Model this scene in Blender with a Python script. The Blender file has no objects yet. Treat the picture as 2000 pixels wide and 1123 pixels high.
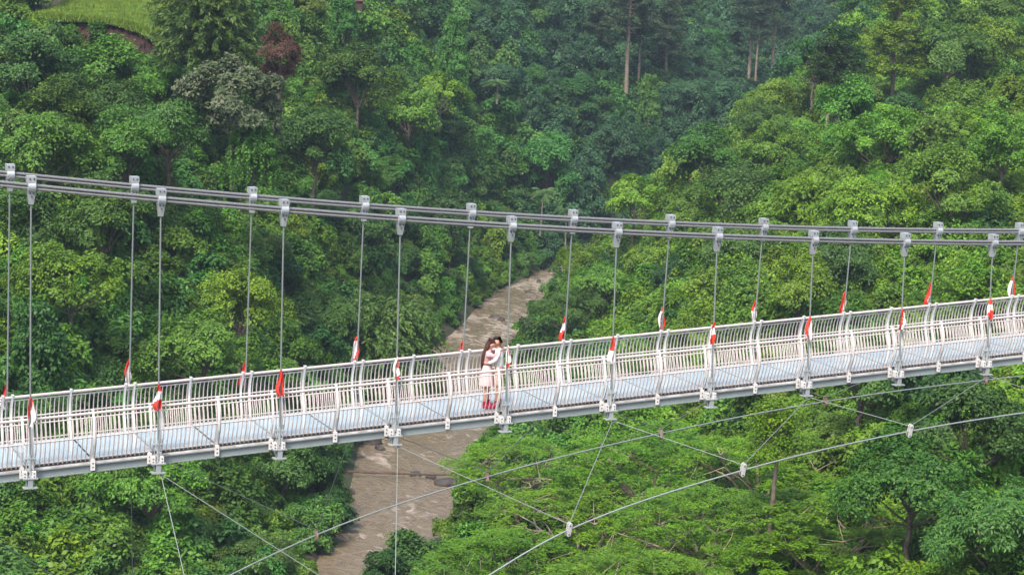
import bpy, bmesh, math, random
import numpy as np
from mathutils import Vector, Matrix
PI = math.pi
rad = math.radians

# ------------------------------------------------------------------ camera, sky, sun, exposure
F, YAW, PITCH, ROLL = 3917.3, 0.42887, 0.15401, 0.04611
CAM = np.array([-19.32731, -40.73787, 9.6281])
_cy, _sy, _cp, _sp = math.cos(YAW), math.sin(YAW), math.cos(PITCH), math.sin(PITCH)
_f = np.array([_sy*_cp, _cy*_cp, -_sp]); _r = np.array([_cy, -_sy, 0.0]); _u = np.cross(_r, _f)
_cr, _sr = math.cos(ROLL), math.sin(ROLL)
RM = np.array([_cr*_r + _sr*_u, -_sr*_r + _cr*_u, _f])
FWD = np.array([_sy, _cy, 0.0]); RGT = _r

sc = bpy.context.scene
COL = sc.collection
cd = bpy.data.cameras.new('camera'); cam = bpy.data.objects.new('camera', cd); COL.objects.link(cam)
cd.sensor_width = 36; cd.lens = F/2000*36; cd.clip_start = 0.5; cd.clip_end = 4000
m = Matrix.Identity(4)
for i in range(3):
    m[i][0] = RM[0][i]; m[i][1] = RM[1][i]; m[i][2] = -RM[2][i]; m[i][3] = CAM[i]
cam.matrix_world = m
sc.camera = cam

SUN_EL, SUN_AZ = rad(56), rad(225)       # azimuth clockwise from +Y
w = bpy.data.worlds.new('World'); sc.world = w; w.use_nodes = True
nt = w.node_tree; sky = nt.nodes.new('ShaderNodeTexSky'); sky.sky_type = 'NISHITA'; sky.sun_disc = False
sky.sun_elevation = SUN_EL; sky.sun_rotation = SUN_AZ; sky.dust_density = 4.0; sky.air_density = 1.0; sky.ozone_density = 0.6
nt.links.new(sky.outputs[0], nt.nodes['Background'].inputs[0]); nt.nodes['Background'].inputs[1].default_value = 0.125
sl = bpy.data.lights.new('sun', 'SUN'); so = bpy.data.objects.new('sun', sl); COL.objects.link(so)
sl.energy = 2.2; sl.angle = rad(14); sl.color = (1.0, 0.94, 0.82)
sd = Vector((math.sin(SUN_AZ)*math.cos(SUN_EL), math.cos(SUN_AZ)*math.cos(SUN_EL), math.sin(SUN_EL)))
so.rotation_euler = sd.to_track_quat('Z', 'Y').to_euler()
sc.view_settings.view_transform = 'Standard'; sc.view_settings.look = 'None'
sc.view_settings.exposure = 1.03; sc.view_settings.gamma = 1.0
sc.cycles.max_bounces = 6; sc.cycles.diffuse_bounces = 3; sc.cycles.glossy_bounces = 3
sc.cycles.transmission_bounces = 4; sc.cycles.transparent_max_bounces = 8; sc.cycles.volume_bounces = 0

# ------------------------------------------------------------------ helpers
def ray(px, py):
    d = RM[0]*(px-1000)/F + RM[1]*(561.5-py)/F + RM[2]
    return d
def unD(px, py, D):                       # world point seen at a pixel of the 2000 px photo, D metres ahead
    d = ray(px, py); return CAM + d*(D/(d@FWD))
def unY(px, py, Y):                       # same, on the vertical plane y = Y (parallel to the bridge)
    d = ray(px, py); return CAM + d*((Y-CAM[1])/d[1])
def unZ(px, py, Z):
    d = ray(px, py); return CAM + d*((Z-CAM[2])/d[2])
def proj(P):
    q = (np.atleast_2d(P)-CAM) @ RM.T
    return np.stack([1000+F*q[:,0]/q[:,2], 561.5-F*q[:,1]/q[:,2], q[:,2]], 1)

def mat(name, col, rough=0.6, metal=0.0, spec=0.5, trans=0.0, var=0.0, vscale=6.0, bump=0.0, bscale=30.0, col2=None):
    mt = bpy.data.materials.new(name); mt.use_nodes = True
    n = mt.node_tree.nodes; l = mt.node_tree.links; b = n['Principled BSDF']
    b.inputs['Base Color'].default_value = (*col, 1); b.inputs['Roughness'].default_value = rough
    b.inputs['Metallic'].default_value = metal; b.inputs['Specular IOR Level'].default_value = spec
    if var or col2:
        tc = n.new('ShaderNodeTexCoord'); nz = n.new('ShaderNodeTexNoise'); nz.inputs['Scale'].default_value = vscale
        nz.inputs['Detail'].default_value = 5; l.new(tc.outputs['Object'], nz.inputs['Vector'])
        r = n.new('ShaderNodeValToRGB'); c2 = col2 or tuple(c*(1-var) for c in col)
        r.color_ramp.elements[0].position = 0.35; r.color_ramp.elements[1].position = 0.62
        r.color_ramp.elements[0].color = (*c2, 1); r.color_ramp.elements[1].color = (*col, 1)
        l.new(nz.outputs['Fac'], r.inputs[0]); l.new(r.outputs[0], b.inputs['Base Color'])
    if bump:
        tc = n.new('ShaderNodeTexCoord'); nz = n.new('ShaderNodeTexNoise'); nz.inputs['Scale'].default_value = bscale
        bp = n.new('ShaderNodeBump'); bp.inputs['Strength'].default_value = bump; bp.inputs['Distance'].default_value = 0.05
        l.new(tc.outputs['Object'], nz.inputs['Vector']); l.new(nz.outputs['Fac'], bp.inputs['Height']); l.new(bp.outputs[0], b.inputs['Normal'])
    return mt

def leafmat(name, lo, mid, hi, rough=0.55, trans=0.25, hue=0.02, valr=0.35):
    """leaf material: colour differs leaf by leaf (face attribute 'rnd') and plant by plant (object random)"""
    mt = bpy.data.materials.new(name); mt.use_nodes = True
    n = mt.node_tree.nodes; l = mt.node_tree.links; b = n['Principled BSDF']
    at = n.new('ShaderNodeAttribute'); at.attribute_name = 'rnd'
    oi = n.new('ShaderNodeObjectInfo')
    r = n.new('ShaderNodeValToRGB'); r.color_ramp.elements[0].color = (*lo, 1); r.color_ramp.elements[1].color = (*hi, 1)
    e = r.color_ramp.elements.new(0.5); e.color = (*mid, 1)
    l.new(at.outputs['Fac'], r.inputs[0])
    hs = n.new('ShaderNodeHueSaturation')
    mh = n.new('ShaderNodeMapRange'); mh.inputs['To Min'].default_value = 0.5-hue; mh.inputs['To Max'].default_value = 0.5+hue
    mv = n.new('ShaderNodeMapRange'); mv.inputs['To Min'].default_value = 1-valr; mv.inputs['To Max'].default_value = 1+valr
    mm = n.new('ShaderNodeMath'); mm.operation = 'MULTIPLY'; mm.inputs[1].default_value = 7.31
    fr = n.new('ShaderNodeMath'); fr.operation = 'FRACT'
    l.new(oi.outputs['Random'], mh.inputs[0]); l.new(oi.outputs['Random'], mm.inputs[0]); l.new(mm.outputs[0], fr.inputs[0]); l.new(fr.outputs[0], mv.inputs[0])
    l.new(mh.outputs[0], hs.inputs['Hue']); l.new(mv.outputs[0], hs.inputs['Value']); l.new(r.outputs[0], hs.inputs['Color'])
    l.new(hs.outputs[0], b.inputs['Base Color']); b.inputs['Roughness'].default_value = rough
    b.inputs['Specular IOR Level'].default_value = 0.35
    tr = n.new('ShaderNodeBsdfTranslucent'); l.new(hs.outputs[0], tr.inputs['Color'])
    mx = n.new('ShaderNodeMixShader'); mx.inputs[0].default_value = trans
    l.new(b.outputs[0], mx.inputs[1]); l.new(tr.outputs[0], mx.inputs[2])
    l.new(mx.outputs[0], n['Material Output'].inputs['Surface'])
    return mt

def link(name, me, parent=None, loc=None):
    o = bpy.data.objects.new(name, me); COL.objects.link(o)
    if parent is not None: o.parent = parent
    if loc is not None: o.location = loc
    return o
def tag(o, label=None, cat=None, group=None, kind=None):
    if label: o['label'] = label
    if cat: o['category'] = cat
    if group: o['group'] = group
    if kind: o['kind'] = kind
    return o
def empty(name, loc=(0, 0, 0), rz=0):
    o = bpy.data.objects.new(name, None); COL.objects.link(o); o.location = loc; o.rotation_euler = (0, 0, rz); o.empty_display_size = 0.2
    return o
def dup(root, loc=None, rz=None, scale=None):
    r = root.copy(); COL.objects.link(r)
    if loc is not None: r.location = loc
    if rz is not None: r.rotation_euler = (0, 0, rz)
    if scale is not None: r.scale = scale
    for ch in root.children:
        c = ch.copy(); COL.objects.link(c); c.parent = r
        for g in ch.children:
            d = g.copy(); COL.objects.link(d); d.parent = c
    return r

class MB:
    """collects boxes, bars and tubes, each face with a material slot"""
    def __init__(s): s.v = []; s.f = []; s.m = []; s.sm = []
    def add(s, vs, fs, mi=0, smooth=False):
        o = len(s.v); s.v += [tuple(map(float, p)) for p in vs]; s.f += [tuple(i+o for i in f) for f in fs]
        s.m += [mi]*len(fs); s.sm += [smooth]*len(fs)
    def hexa(s, c8, mi=0):
        s.add(c8, [(0, 3, 2, 1), (4, 5, 6, 7), (0, 1, 5, 4), (1, 2, 6, 5), (2, 3, 7, 6), (3, 0, 4, 7)], mi)
    def box(s, x0, x1, y0, y1, z0, z1, mi=0, sl=0.0):   # sl: slope dz/dx so it follows the deck
        xm = (x0+x1)/2
        f = lambda x, z: z + sl*(x-xm)
        s.hexa([(x0, y0, f(x0, z0)), (x1, y0, f(x1, z0)), (x1, y1, f(x1, z0)), (x0, y1, f(x0, z0)),
                (x0, y0, f(x0, z1)), (x1, y0, f(x1, z1)), (x1, y1, f(x1, z1)), (x0, y1, f(x0, z1))], mi)
    def tube(s, pts, r, n=8, mi=0, caps=True):
        pts = [np.array(p, float) for p in pts]; k = len(pts)
        rs = r if hasattr(r, '__len__') else [r]*k
        vs = []; prev = None
        for i in range(k):
            t = pts[min(i+1, k-1)]-pts[max(i-1, 0)]; t = t/(np.linalg.norm(t)+1e-9)
            if prev is None:
                a = np.array([0, 0, 1.0]) if abs(t[2]) < 0.9 else np.array([0, 1.0, 0])
            else: a = prev
            a = a - t*(a@t); a /= np.linalg.norm(a)+1e-9; prev = a; b = np.cross(t, a)
            for j in range(n):
                g = 2*PI*j/n; vs.append(pts[i]+rs[i]*(math.cos(g)*a+math.sin(g)*b))
        fs = [(i*n+j, i*n+(j+1) % n, (i+1)*n+(j+1) % n, (i+1)*n+j) for i in range(k-1) for j in range(n)]
        s.add(vs, fs, mi, True)
        if caps: s.add(vs[:n], [tuple(range(n))[::-1]], mi); s.add(vs[-n:], [tuple(range(n))], mi)
    def build(s, name, mats, parent=None, loc=None):
        me = bpy.data.meshes.new(name); me.from_pydata(s.v, [], s.f)
        for mm in (mats if isinstance(mats, (list, tuple)) else [mats]): me.materials.append(mm)
        me.polygons.foreach_set('material_index', s.m); me.polygons.foreach_set('use_smooth', s.sm)
        me.update()
        return link(name, me, parent, loc)

def quads_mesh(name, V, m, rnd=None, mi=None):
    """V: (n,4,3) array of quads"""
    n = len(V); me = bpy.data.meshes.new(name)
    me.vertices.add(n*4); me.vertices.foreach_set('co', V.reshape(-1).astype(np.float32))
    me.loops.add(n*4); me.loops.foreach_set('vertex_index', np.arange(n*4, dtype=np.int32))
    me.polygons.add(n); me.polygons.foreach_set('loop_start', np.arange(0, n*4, 4, dtype=np.int32))
    for x in (m if isinstance(m, (list, tuple)) else [m]): me.materials.append(x)
    if mi is not None: me.polygons.foreach_set('material_index', mi.astype(np.int32))
    me.update(calc_edges=True)
    if rnd is not None:
        a = me.attributes.new('rnd', 'FLOAT', 'FACE'); a.data.foreach_set('value', rnd.astype(np.float32))
    return me
def nrm(a): return a/(np.linalg.norm(a, axis=-1, keepdims=True)+1e-9)

# ------------------------------------------------------------------ materials
M = {}
M['white'] = mat('white_paint', (0.74, 0.72, 0.715), 0.42, var=0.12, vscale=3)
M['white2'] = mat('rail_white_paint', (0.57, 0.51, 0.505), 0.55, var=0.10, vscale=2)
M['steel'] = mat('galvanised_steel', (0.42, 0.46, 0.475), 0.5, 0.25, var=0.2, vscale=2.5)
M['girder'] = mat('grey_girder_paint', (0.235, 0.275, 0.285), 0.55, var=0.14, vscale=1.5)
M['curb'] = mat('weathered_white_curb', (0.66, 0.64, 0.64), 0.6, col2=(0.42, 0.36, 0.35), vscale=4)
M['rope'] = mat('wire_rope', (0.25, 0.255, 0.27), 0.5, 0.3, var=0.3, vscale=40)
M['rope_dark'] = mat('rope_dark_strand', (0.13, 0.12, 0.15), 0.6, 0.2)  # darker rope tone for the small block at the cable end
M['rod'] = mat('hanger_strand', (0.24, 0.27, 0.27), 0.5, 0.3)
M['windrope'] = mat('wind_rope', (0.25, 0.28, 0.30), 0.55, 0.2)
M['dark'] = mat('dark_bolt_steel', (0.10, 0.10, 0.11), 0.6, 0.4)
M['clamp'] = mat('cast_clamp', (0.50, 0.54, 0.57), 0.38, 0.35, var=0.2, vscale=5)
M['rust'] = mat('rusty_clamp', (0.33, 0.29, 0.28), 0.6, 0.1, col2=(0.20, 0.08, 0.045), vscale=9)
M['red'] = mat('flag_red', (0.70, 0.045, 0.03), 0.8, var=0.15, vscale=8)
M['fwhite'] = mat('flag_white', (0.80, 0.77, 0.76), 0.85, var=0.08, vscale=8)
M['skin'] = mat('skin', (0.52, 0.27, 0.19), 0.5)
M['hair_w'] = mat('long_brown_hair', (0.075, 0.028, 0.018), 0.5, col2=(0.04, 0.014, 0.009), vscale=14)
M['hair_m'] = mat('short_dark_hair', (0.040, 0.016, 0.011), 0.55)
M['pink'] = mat('pink_knit', (0.70, 0.38, 0.41), 0.85, var=0.12, vscale=9, bump=0.15)
M['palepink'] = mat('pale_pink_skirt', (0.74, 0.52, 0.52), 0.85, var=0.1, vscale=9)
M['shirt'] = mat('white_linen', (0.78, 0.75, 0.73), 0.85, var=0.12, vscale=7, bump=0.12)
M['shorts'] = mat('beige_shorts', (0.55, 0.42, 0.36), 0.85, var=0.1, vscale=8)
M['cover'] = mat('magenta_shoe_cover', (0.50, 0.01, 0.07), 0.8, var=0.2, vscale=20)
M['eye'] = mat('eye_dark', (0.02, 0.015, 0.01), 0.3)
M['bark'] = mat('bark_brown', (0.17, 0.13, 0.10), 0.85, col2=(0.08, 0.06, 0.05), vscale=3, bump=0.5)
M['bark_pale'] = mat('bark_pale', (0.28, 0.22, 0.17), 0.85, col2=(0.15, 0.12, 0.09), vscale=2, bump=0.4)
M['bark_alb'] = mat('bark_pale_brown', (0.34, 0.27, 0.20), 0.85, col2=(0.20, 0.155, 0.115), vscale=3, bump=0.4)
M['bark_grey'] = mat('bark_grey', (0.25, 0.21, 0.17), 0.85, col2=(0.12, 0.10, 0.08), vscale=3, bump=0.4)
M['rock'] = mat('river_rock', (0.075, 0.065, 0.06), 0.6, col2=(0.03, 0.026, 0.026), vscale=1.5, bump=0.9)
M['log'] = mat('rusty_pipe', (0.115, 0.065, 0.05), 0.8, col2=(0.06, 0.035, 0.028), vscale=2)
M['leafA'] = leafmat('leaf_mid_green', (0.044, 0.116, 0.013), (0.082, 0.192, 0.018), (0.142, 0.280, 0.028))
M['leafB'] = leafmat('leaf_blue_green', (0.034, 0.105, 0.019), (0.064, 0.172, 0.027), (0.108, 0.242, 0.040))
M['leafC'] = leafmat('leaf_yellow_green', (0.060, 0.138, 0.011), (0.115, 0.228, 0.014), (0.190, 0.335, 0.020))
M['leafD'] = leafmat('leaf_dark_green', (0.022, 0.070, 0.014), (0.040, 0.115, 0.019), (0.070, 0.170, 0.028))
M['leafAlb'] = leafmat('leaf_albizia', (0.060, 0.148, 0.009), (0.115, 0.248, 0.011), (0.195, 0.365, 0.015), hue=0.01, valr=0.12)
M['leafOlv'] = leafmat('leaf_olive', (0.042, 0.100, 0.018), (0.078, 0.160, 0.028), (0.130, 0.225, 0.042), hue=0.008, valr=0.12)
M['leafGrey'] = leafmat('leaf_grey_green', (0.035, 0.065, 0.024), (0.085, 0.120, 0.050), (0.190, 0.200, 0.120), hue=0.005, valr=0.1)
M['leafDead'] = leafmat('leaf_dead_brown', (0.060, 0.026, 0.017), (0.105, 0.050, 0.032), (0.16, 0.085, 0.055), hue=0.004, valr=0.05)
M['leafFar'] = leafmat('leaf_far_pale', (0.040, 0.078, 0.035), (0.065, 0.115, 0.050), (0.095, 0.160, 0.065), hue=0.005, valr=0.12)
M['leafHaze'] = leafmat('leaf_far_haze_blue', (0.024, 0.076, 0.030), (0.042, 0.120, 0.045), (0.070, 0.168, 0.060), hue=.012, valr=.3)  # blue of the distant haze painted into the far leaves' colour
M['leafPalm'] = leafmat('leaf_palm', (0.045, 0.105, 0.03), (0.080, 0.160, 0.045), (0.13, 0.22, 0.07), hue=0.01, valr=0.15)

# ------------------------------------------------------------------ terrain
WATER = -38.6
HC = 5.0
# (px, py, distance, canopy height): canopy surface read off the photo
CT = [
 (0,1123,132),(0,900,146),(0,600,168),(0,340,188),(0,100,214),(0,-60,240),
 (300,1123,142),(300,900,154),(300,600,180),(300,340,203),(300,110,232),(200,40,250,0.3),(120,30,252,0.3),(260,70,248,0.3),(250,-60,275),
 (500,1123,153),(600,1000,172),(600,850,186),(600,600,214),(600,400,238),(600,200,264),(600,0,300),
 (760,620,250,6),(740,420,262),(800,300,290),(800,100,330),
 (900,480,300),(900,250,332),(900,0,384),
 (1040,440,345),(1100,330,362),(1100,200,384),(1200,240,398),(1200,150,416),(1220,0,452),
 (1350,335,380),(1450,290,392),(1520,215,420),(1350,200,420),(1400,60,480),(1480,200,430),(1500,100,500),(1600,60,560),(1650,0,640),(1400,-60,560),
 (1100,590,262),(1150,480,300),(1050,660,240),(1200,470,285),(1350,360,296),(1430,285,305),(1510,200,316),(1590,110,328),(1700,10,345),(1850,-50,360),
 (1200,620,225,4),(1400,480,228),(1450,330,262),(1590,262,252),(1740,222,252),(1860,172,256),(2000,150,260),(1640,300,280,4),(1780,262,283,4),(1930,205,290,4),(1700,120,322),(1850,70,318),(2000,20,318),(1980,-60,340),
 (1500,560,195),(1600,400,222),(1700,450,205),(2000,280,222),(1800,640,158),(2000,640,158),
 (1700,830,136,5),(2000,900,122),(2000,1123,104),(1800,1123,106),(1620,1080,112,7),
 (1450,820,150,13),(1200,830,160,13),(1000,860,168,12),(1300,950,138,14),(1300,1150,116,12),(1050,1000,142,12),(980,1150,124,8),(820,1160,140,5),
]
ctl = []
for c in CT:
    p = unD(c[0], c[1], c[2]); ctl.append((p[0], p[1], p[2]-(c[3] if len(c) > 3 else HC)))
def FR(D, L): return CAM + FWD*D + RGT*L
for D, L, z in [(60,-60,-22),(60,0,-36),(60,50,-30),(0,0,-36),(0,-60,-28),(0,60,-32),(-40,0,-34),(100,-25,-34),(95,5,-38.5),
                (110,-90,-10),(180,-110,4),(260,-120,14),(380,-150,30),(110,75,-12),(180,100,-2),(280,130,14),(380,150,28),
                (560,-80,45),(640,40,46),(640,-120,55),(560,180,50),(760,0,75),(760,160,75),(760,-160,75),(480,-60,30)]:
    p = FR(D, L); ctl.append((p[0], p[1], z))
RL = [(480,1300),(575,1170),(600,1123),(640,1050),(665,1000),(678,950),(690,900),(698,870),(712,820),(728,760),(780,710),(845,680),(880,660),(915,640),(938,620),(955,600),(985,580),(1020,560),(1050,548)]
RR = [(760,1300),(850,1170),(868,1123),(872,1050),(885,1000),(915,950),(960,900),(975,870),(990,820),(1000,760),(1000,720),(1000,690),(1000,665),(1010,640),(1020,625),(1030,605),(1048,583),(1066,567),(1090,556)]
riv = []
for a, b in zip(RL, RR):
    A = unZ(a[0], a[1], WATER); B = unZ(b[0], b[1], WATER); f_ = (A[:2]-CAM[:2])@FWD[:2]; riv.append(((A+B)/2, max(4.0, abs((B-A)@RGT)/2)*(1+.20*float(np.clip((f_-215)/60, 0, 1)))))
# upstream, hidden behind the right hand spur; downstream, under the bridge towards the camera
up = [FR(345, 14), FR(362, 24), FR(385, 40), FR(420, 58), FR(470, 74), FR(540, 95)]
dn = [FR(128, -24), FR(100, -14), FR(60, 0), FR(0, 10), FR(-60, 20)]
riv = [(p, 8.0) for p in dn[::-1]] + riv + [(p, 5.0) for p in up]
for p, hw in riv: ctl.append((p[0], p[1], WATER-0.6))
RC = np.array([p[:2] for p, _ in riv]); RW = np.array([hw for _, hw in riv])
for p in RC[:]: p
ctl = np.array(ctl)
def tps_fit(P, z, lam):
    n = len(P); d = np.linalg.norm(P[:, None]-P[None], axis=2)/100
    K = np.where(d > 0, d*d*np.log(d+1e-12), 0) + lam*np.eye(n)
    A = np.zeros((n+3, n+3)); A[:n, :n] = K; Q = np.c_[np.ones(n), P/100]; A[:n, n:] = Q; A[n:, :n] = Q.T
    return np.linalg.solve(A, np.r_[z, 0, 0, 0])
TW = tps_fit(ctl[:, :2], ctl[:, 2], 0.004)
def tps(P):
    out = np.zeros(len(P))
    for i in range(0, len(P), 20000):
        q = P[i:i+20000]; d = np.linalg.norm(q[:, None]-ctl[None, :, :2], axis=2)/100
        out[i:i+20000] = np.where(d > 0, d*d*np.log(d+1e-12), 0)@TW[:-3] + np.c_[np.ones(len(q)), q/100]@TW[-3:]
    return out
def river_dist(P):
    """signed distance from the river's edge (negative in the water)"""
    best = np.full(len(P), 1e9)
    for i in range(len(RC)-1):
        a, b = RC[i], RC[i+1]; ab = b-a; t = np.clip(((P-a)@ab)/(ab@ab), 0, 1)
        d = np.linalg.norm(P-(a+t[:, None]*ab), axis=1) - (RW[i]+t*(RW[i+1]-RW[i]))
        best = np.minimum(best, d)
    return best
_rg = np.random.default_rng(5)
_ph = [( _rg.uniform(0, 6.28), _rg.uniform(0, 6.28), _rg.uniform(0, 6.28)) for _ in range(6)]
def lump(P):
    s = 0
    for k, (L, A) in enumerate([(31, 1.3), (19, .9), (12, .7), (7.5, .45)]):
        a, b, c = _ph[k]; th = a*1.0
        x = P[:, 0]*math.cos(th)+P[:, 1]*math.sin(th); y = -P[:, 0]*math.sin(th)+P[:, 1]*math.cos(th)
        s = s + A*np.sin(6.283*x/L+b+1.3*np.sin(6.283*y/L/1.7+c))*np.cos(6.283*y/L+c)
    return s
def ground(P):
    P = np.atleast_2d(P)[:, :2]
    z = tps(P); d = river_dist(P)
    z = z + lump(P)*np.clip((d-3)/12, 0, 1)
    bank = WATER + 0.35 + np.clip(d, 0, 50)*0.55
    z = np.where(d < 10, np.maximum(z*np.clip(d/10, 0, 1)+bank*(1-np.clip(d/10, 0, 1)), bank*0+WATER+0.3), np.maximum(z, WATER+1.2))
    inw = np.clip(-d/1.5, 0, 1)
    z = np.where(d < 0, (WATER+0.3)*(1-inw)+(WATER-1.5)*inw, z)
    return z
gx = np.concatenate([np.arange(-170, 171, 2.0)]); gd = np.concatenate([np.arange(-60, 100, 6.0), np.arange(100, 480, 2.0), np.arange(480, 780, 6.0)])
GX, GD = np.meshgrid(gx, gd)
GX2 = GX*np.clip(GD/330, 0.55, 2.4)
XY = (CAM[:2][None]+GD.reshape(-1, 1)*FWD[:2]+GX2.reshape(-1, 1)*RGT[:2])
GZ = ground(XY)
nx, nd = len(gx), len(gd)
me = bpy.data.meshes.new('ground'); V = np.c_[XY, GZ]
i = np.arange(nd-1)[:, None]*nx+np.arange(nx-1)[None]
fc = np.stack([i, i+1, i+nx+1, i+nx], -1).reshape(-1, 4)
me.vertices.add(len(V)); me.vertices.foreach_set('co', V.reshape(-1)); me.loops.add(fc.size); me.loops.foreach_set('vertex_index', fc.reshape(-1).astype(np.int32))
me.polygons.add(len(fc)); me.polygons.foreach_set('loop_start', np.arange(0, fc.size, 4, dtype=np.int32)); me.polygons.foreach_set('use_smooth', np.ones(len(fc), bool)); me.update(calc_edges=True)
gm = mat('forest_soil', (0.035, 0.060, 0.020), 0.95, col2=(0.045, 0.030, 0.018), vscale=0.35, bump=0.6, bscale=2.0)
me.materials.append(gm)
tag(link('ground', me), kind='structure')
_gz = GZ.reshape(nd, nx)
def hidden(P, lift):
    """True where the ground (plus lift for what grows on it) hides the points P from the camera"""
    P = np.atleast_2d(P); res = np.zeros(len(P), bool)
    for t in np.linspace(0.35, 0.97, 60):
        Q = CAM+(P-CAM)*t
        rel = Q[:, :2]-CAM[:2]; D = rel@FWD[:2]; L = rel@RGT[:2]/np.clip(D/330, .55, 2.4)
        fi = np.clip(np.interp(D, gd, np.arange(nd)), 0, nd-1.001); fj = np.clip((L+170)/2, 0, nx-1.001)
        i0 = fi.astype(int); j0 = fj.astype(int); a = fi-i0; b = fj-j0
        z = _gz[i0, j0]*(1-a)*(1-b)+_gz[i0+1, j0]*a*(1-b)+_gz[i0, j0+1]*(1-a)*b+_gz[i0+1, j0+1]*a*b
        dd = np.linalg.norm(P[:, :2]-Q[:, :2], axis=1)
        res |= (z+lift > Q[:, 2]) & (dd > 7)
    return res

# water: one sheet along the river
wm = bpy.data.materials.new('muddy_water'); wm.use_nodes = True
n = wm.node_tree.nodes; l = wm.node_tree.links; b = n['Principled BSDF']
b.inputs['Roughness'].default_value = 0.10; b.inputs['Specular IOR Level'].default_value = 0.6
g = n.new('ShaderNodeNewGeometry'); mp = n.new('ShaderNodeMapping'); mp.vector_type = 'POINT'
mp.inputs['Rotation'].default_value = (0, 0, YAW-0.25); mp.inputs['Scale'].default_value = (0.75, 0.42, 1)
l.new(g.outputs['Position'], mp.inputs[0])
n1 = n.new('ShaderNodeTexNoise'); n1.inputs['Scale'].default_value = .9; n1.inputs['Detail'].default_value = 9; n1.inputs['Distortion'].default_value = 2.2; n1.inputs['Roughness'].default_value = .62
n2 = n.new('ShaderNodeTexNoise'); n2.inputs['Scale'].default_value = 0.10; n2.inputs['Detail'].default_value = 3
n3 = n.new('ShaderNodeTexNoise'); n3.inputs['Scale'].default_value = 0.75; n3.inputs['Detail'].default_value = 8; n3.inputs['Distortion'].default_value = 1.6
for q in (n1, n3): l.new(mp.outputs[0], q.inputs['Vector'])
l.new(g.outputs['Position'], n2.inputs['Vector'])
r1 = n.new('ShaderNodeValToRGB'); r1.color_ramp.elements[0].position = .35; r1.color_ramp.elements[1].position = .7
r1.color_ramp.elements[0].color = (0.160, 0.122, 0.080, 1); r1.color_ramp.elements[1].color = (0.240, 0.188, 0.130, 1)
l.new(n1.outputs['Fac'], r1.inputs[0])
# foam where the river runs shallow: streaks gated by a broad mask that grows upstream
ad = n.new('ShaderNodeMath'); ad.operation = 'MULTIPLY'; l.new(n2.outputs['Fac'], ad.inputs[0]); l.new(n3.outputs['Fac'], ad.inputs[1])
sp = n.new('ShaderNodeSeparateXYZ'); l.new(g.outputs['Position'], sp.inputs[0])
mr = n.new('ShaderNodeMapRange'); mr.inputs['From Min'].default_value = 120; mr.inputs['From Max'].default_value = 235; mr.inputs['To Min'].default_value = 0.0; mr.inputs['To Max'].default_value = 0.125
l.new(sp.outputs['Y'], mr.inputs[0])
a2 = n.new('ShaderNodeMath'); a2.operation = 'ADD'; l.new(ad.outputs[0], a2.inputs[0]); l.new(mr.outputs[0], a2.inputs[1])
r2 = n.new('ShaderNodeValToRGB'); r2.color_ramp.elements[0].position = .335; r2.color_ramp.elements[1].position = .43
l.new(a2.outputs[0], r2.inputs[0])
mx = n.new('ShaderNodeMix'); mx.data_type = 'RGBA'; l.new(r2.outputs[0], mx.inputs['Factor']); l.new(r1.outputs[0], mx.inputs['A']); mx.inputs['B'].default_value = (0.44, 0.37, 0.31, 1)
l.new(mx.outputs['Result'], b.inputs['Base Color'])
bp = n.new('ShaderNodeBump'); bp.inputs['Strength'].default_value = 0.7; bp.inputs['Distance'].default_value = 0.30; l.new(n1.outputs['Fac'], bp.inputs['Height'])
l.new(bp.outputs[0], b.inputs['Normal'])
mb = MB(); L_ = []; R_ = []
for k in range(len(RC)):
    t = RC[min(k+1, len(RC)-1)]-RC[max(k-1, 0)]; t /= np.linalg.norm(t); nn = np.array([-t[1], t[0]])
    L_.append(RC[k]+nn*(RW[k]+2.0)); R_.append(RC[k]-nn*(RW[k]+2.0))
vs = [(p[0], p[1], WATER) for p in L_]+[(p[0], p[1], WATER) for p in R_]; K = len(RC)
mb.add(vs, [(k, K+k, K+k+1, k+1) for k in range(K-1)], 0)
tag(mb.build('water', wm), kind='structure')

# ------------------------------------------------------------------ leaves
def leaves(C, Rr, per, L, W, rng, up=0.25, droop=0.35, flat=0.0, lo=-0.35, jit=0.42, shell=0.75, squash=1.0, dirs=None):
    """leaf quads in the outer shells of the clumps C (n,3) of radius Rr (n)"""
    idx = np.repeat(np.arange(len(C)), per); n = len(idx)
    d = nrm(rng.normal(size=(n, 3))); d[:, 2] = np.where(d[:, 2] < lo, -d[:, 2], d[:, 2])
    rr = Rr[idx]*(shell+(1-shell)*rng.random(n)**0.5)
    off = d*rr[:, None]; off[:, 2] *= squash
    p = C[idx]+off
    if dirs is not None: dn = d*.55+dirs[idx]*.75
    else: dn = d
    nn = nrm(dn*(1-flat)+rng.normal(size=(n, 3))*jit*(1-flat*.6)+np.array([0, 0, up+flat*1.5]))
    a = rng.normal(size=(n, 3))+d*0.7+np.array([0, 0, -droop*2]); a = nrm(a-nn*(a*nn).sum(1, keepdims=True)); bb = np.cross(nn, a)
    s = (0.7+0.6*rng.random(n))[:, None]
    q = np.stack([p, p+a*L*s*.5+bb*W*s*.5, p+a*L*s, p+a*L*s*.5-bb*W*s*.5], 1)
    return q
def shell_clumps(n, rx, rz, zc, r0, r1, rng, lo=-0.3, rmin=.6):
    d = nrm(rng.normal(size=(n*3, 3))); d = d[d[:, 2] > lo][:n]
    k = rmin+(1-rmin)*rng.random(len(d)); k[: len(d)//2] = 0.85+0.2*rng.random(len(d)//2)
    C = d*k[:, None]*np.array([rx, rx, rz])+np.array([0, 0, zc]); return C, r0+(r1-r0)*rng.random(len(d))
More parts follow.
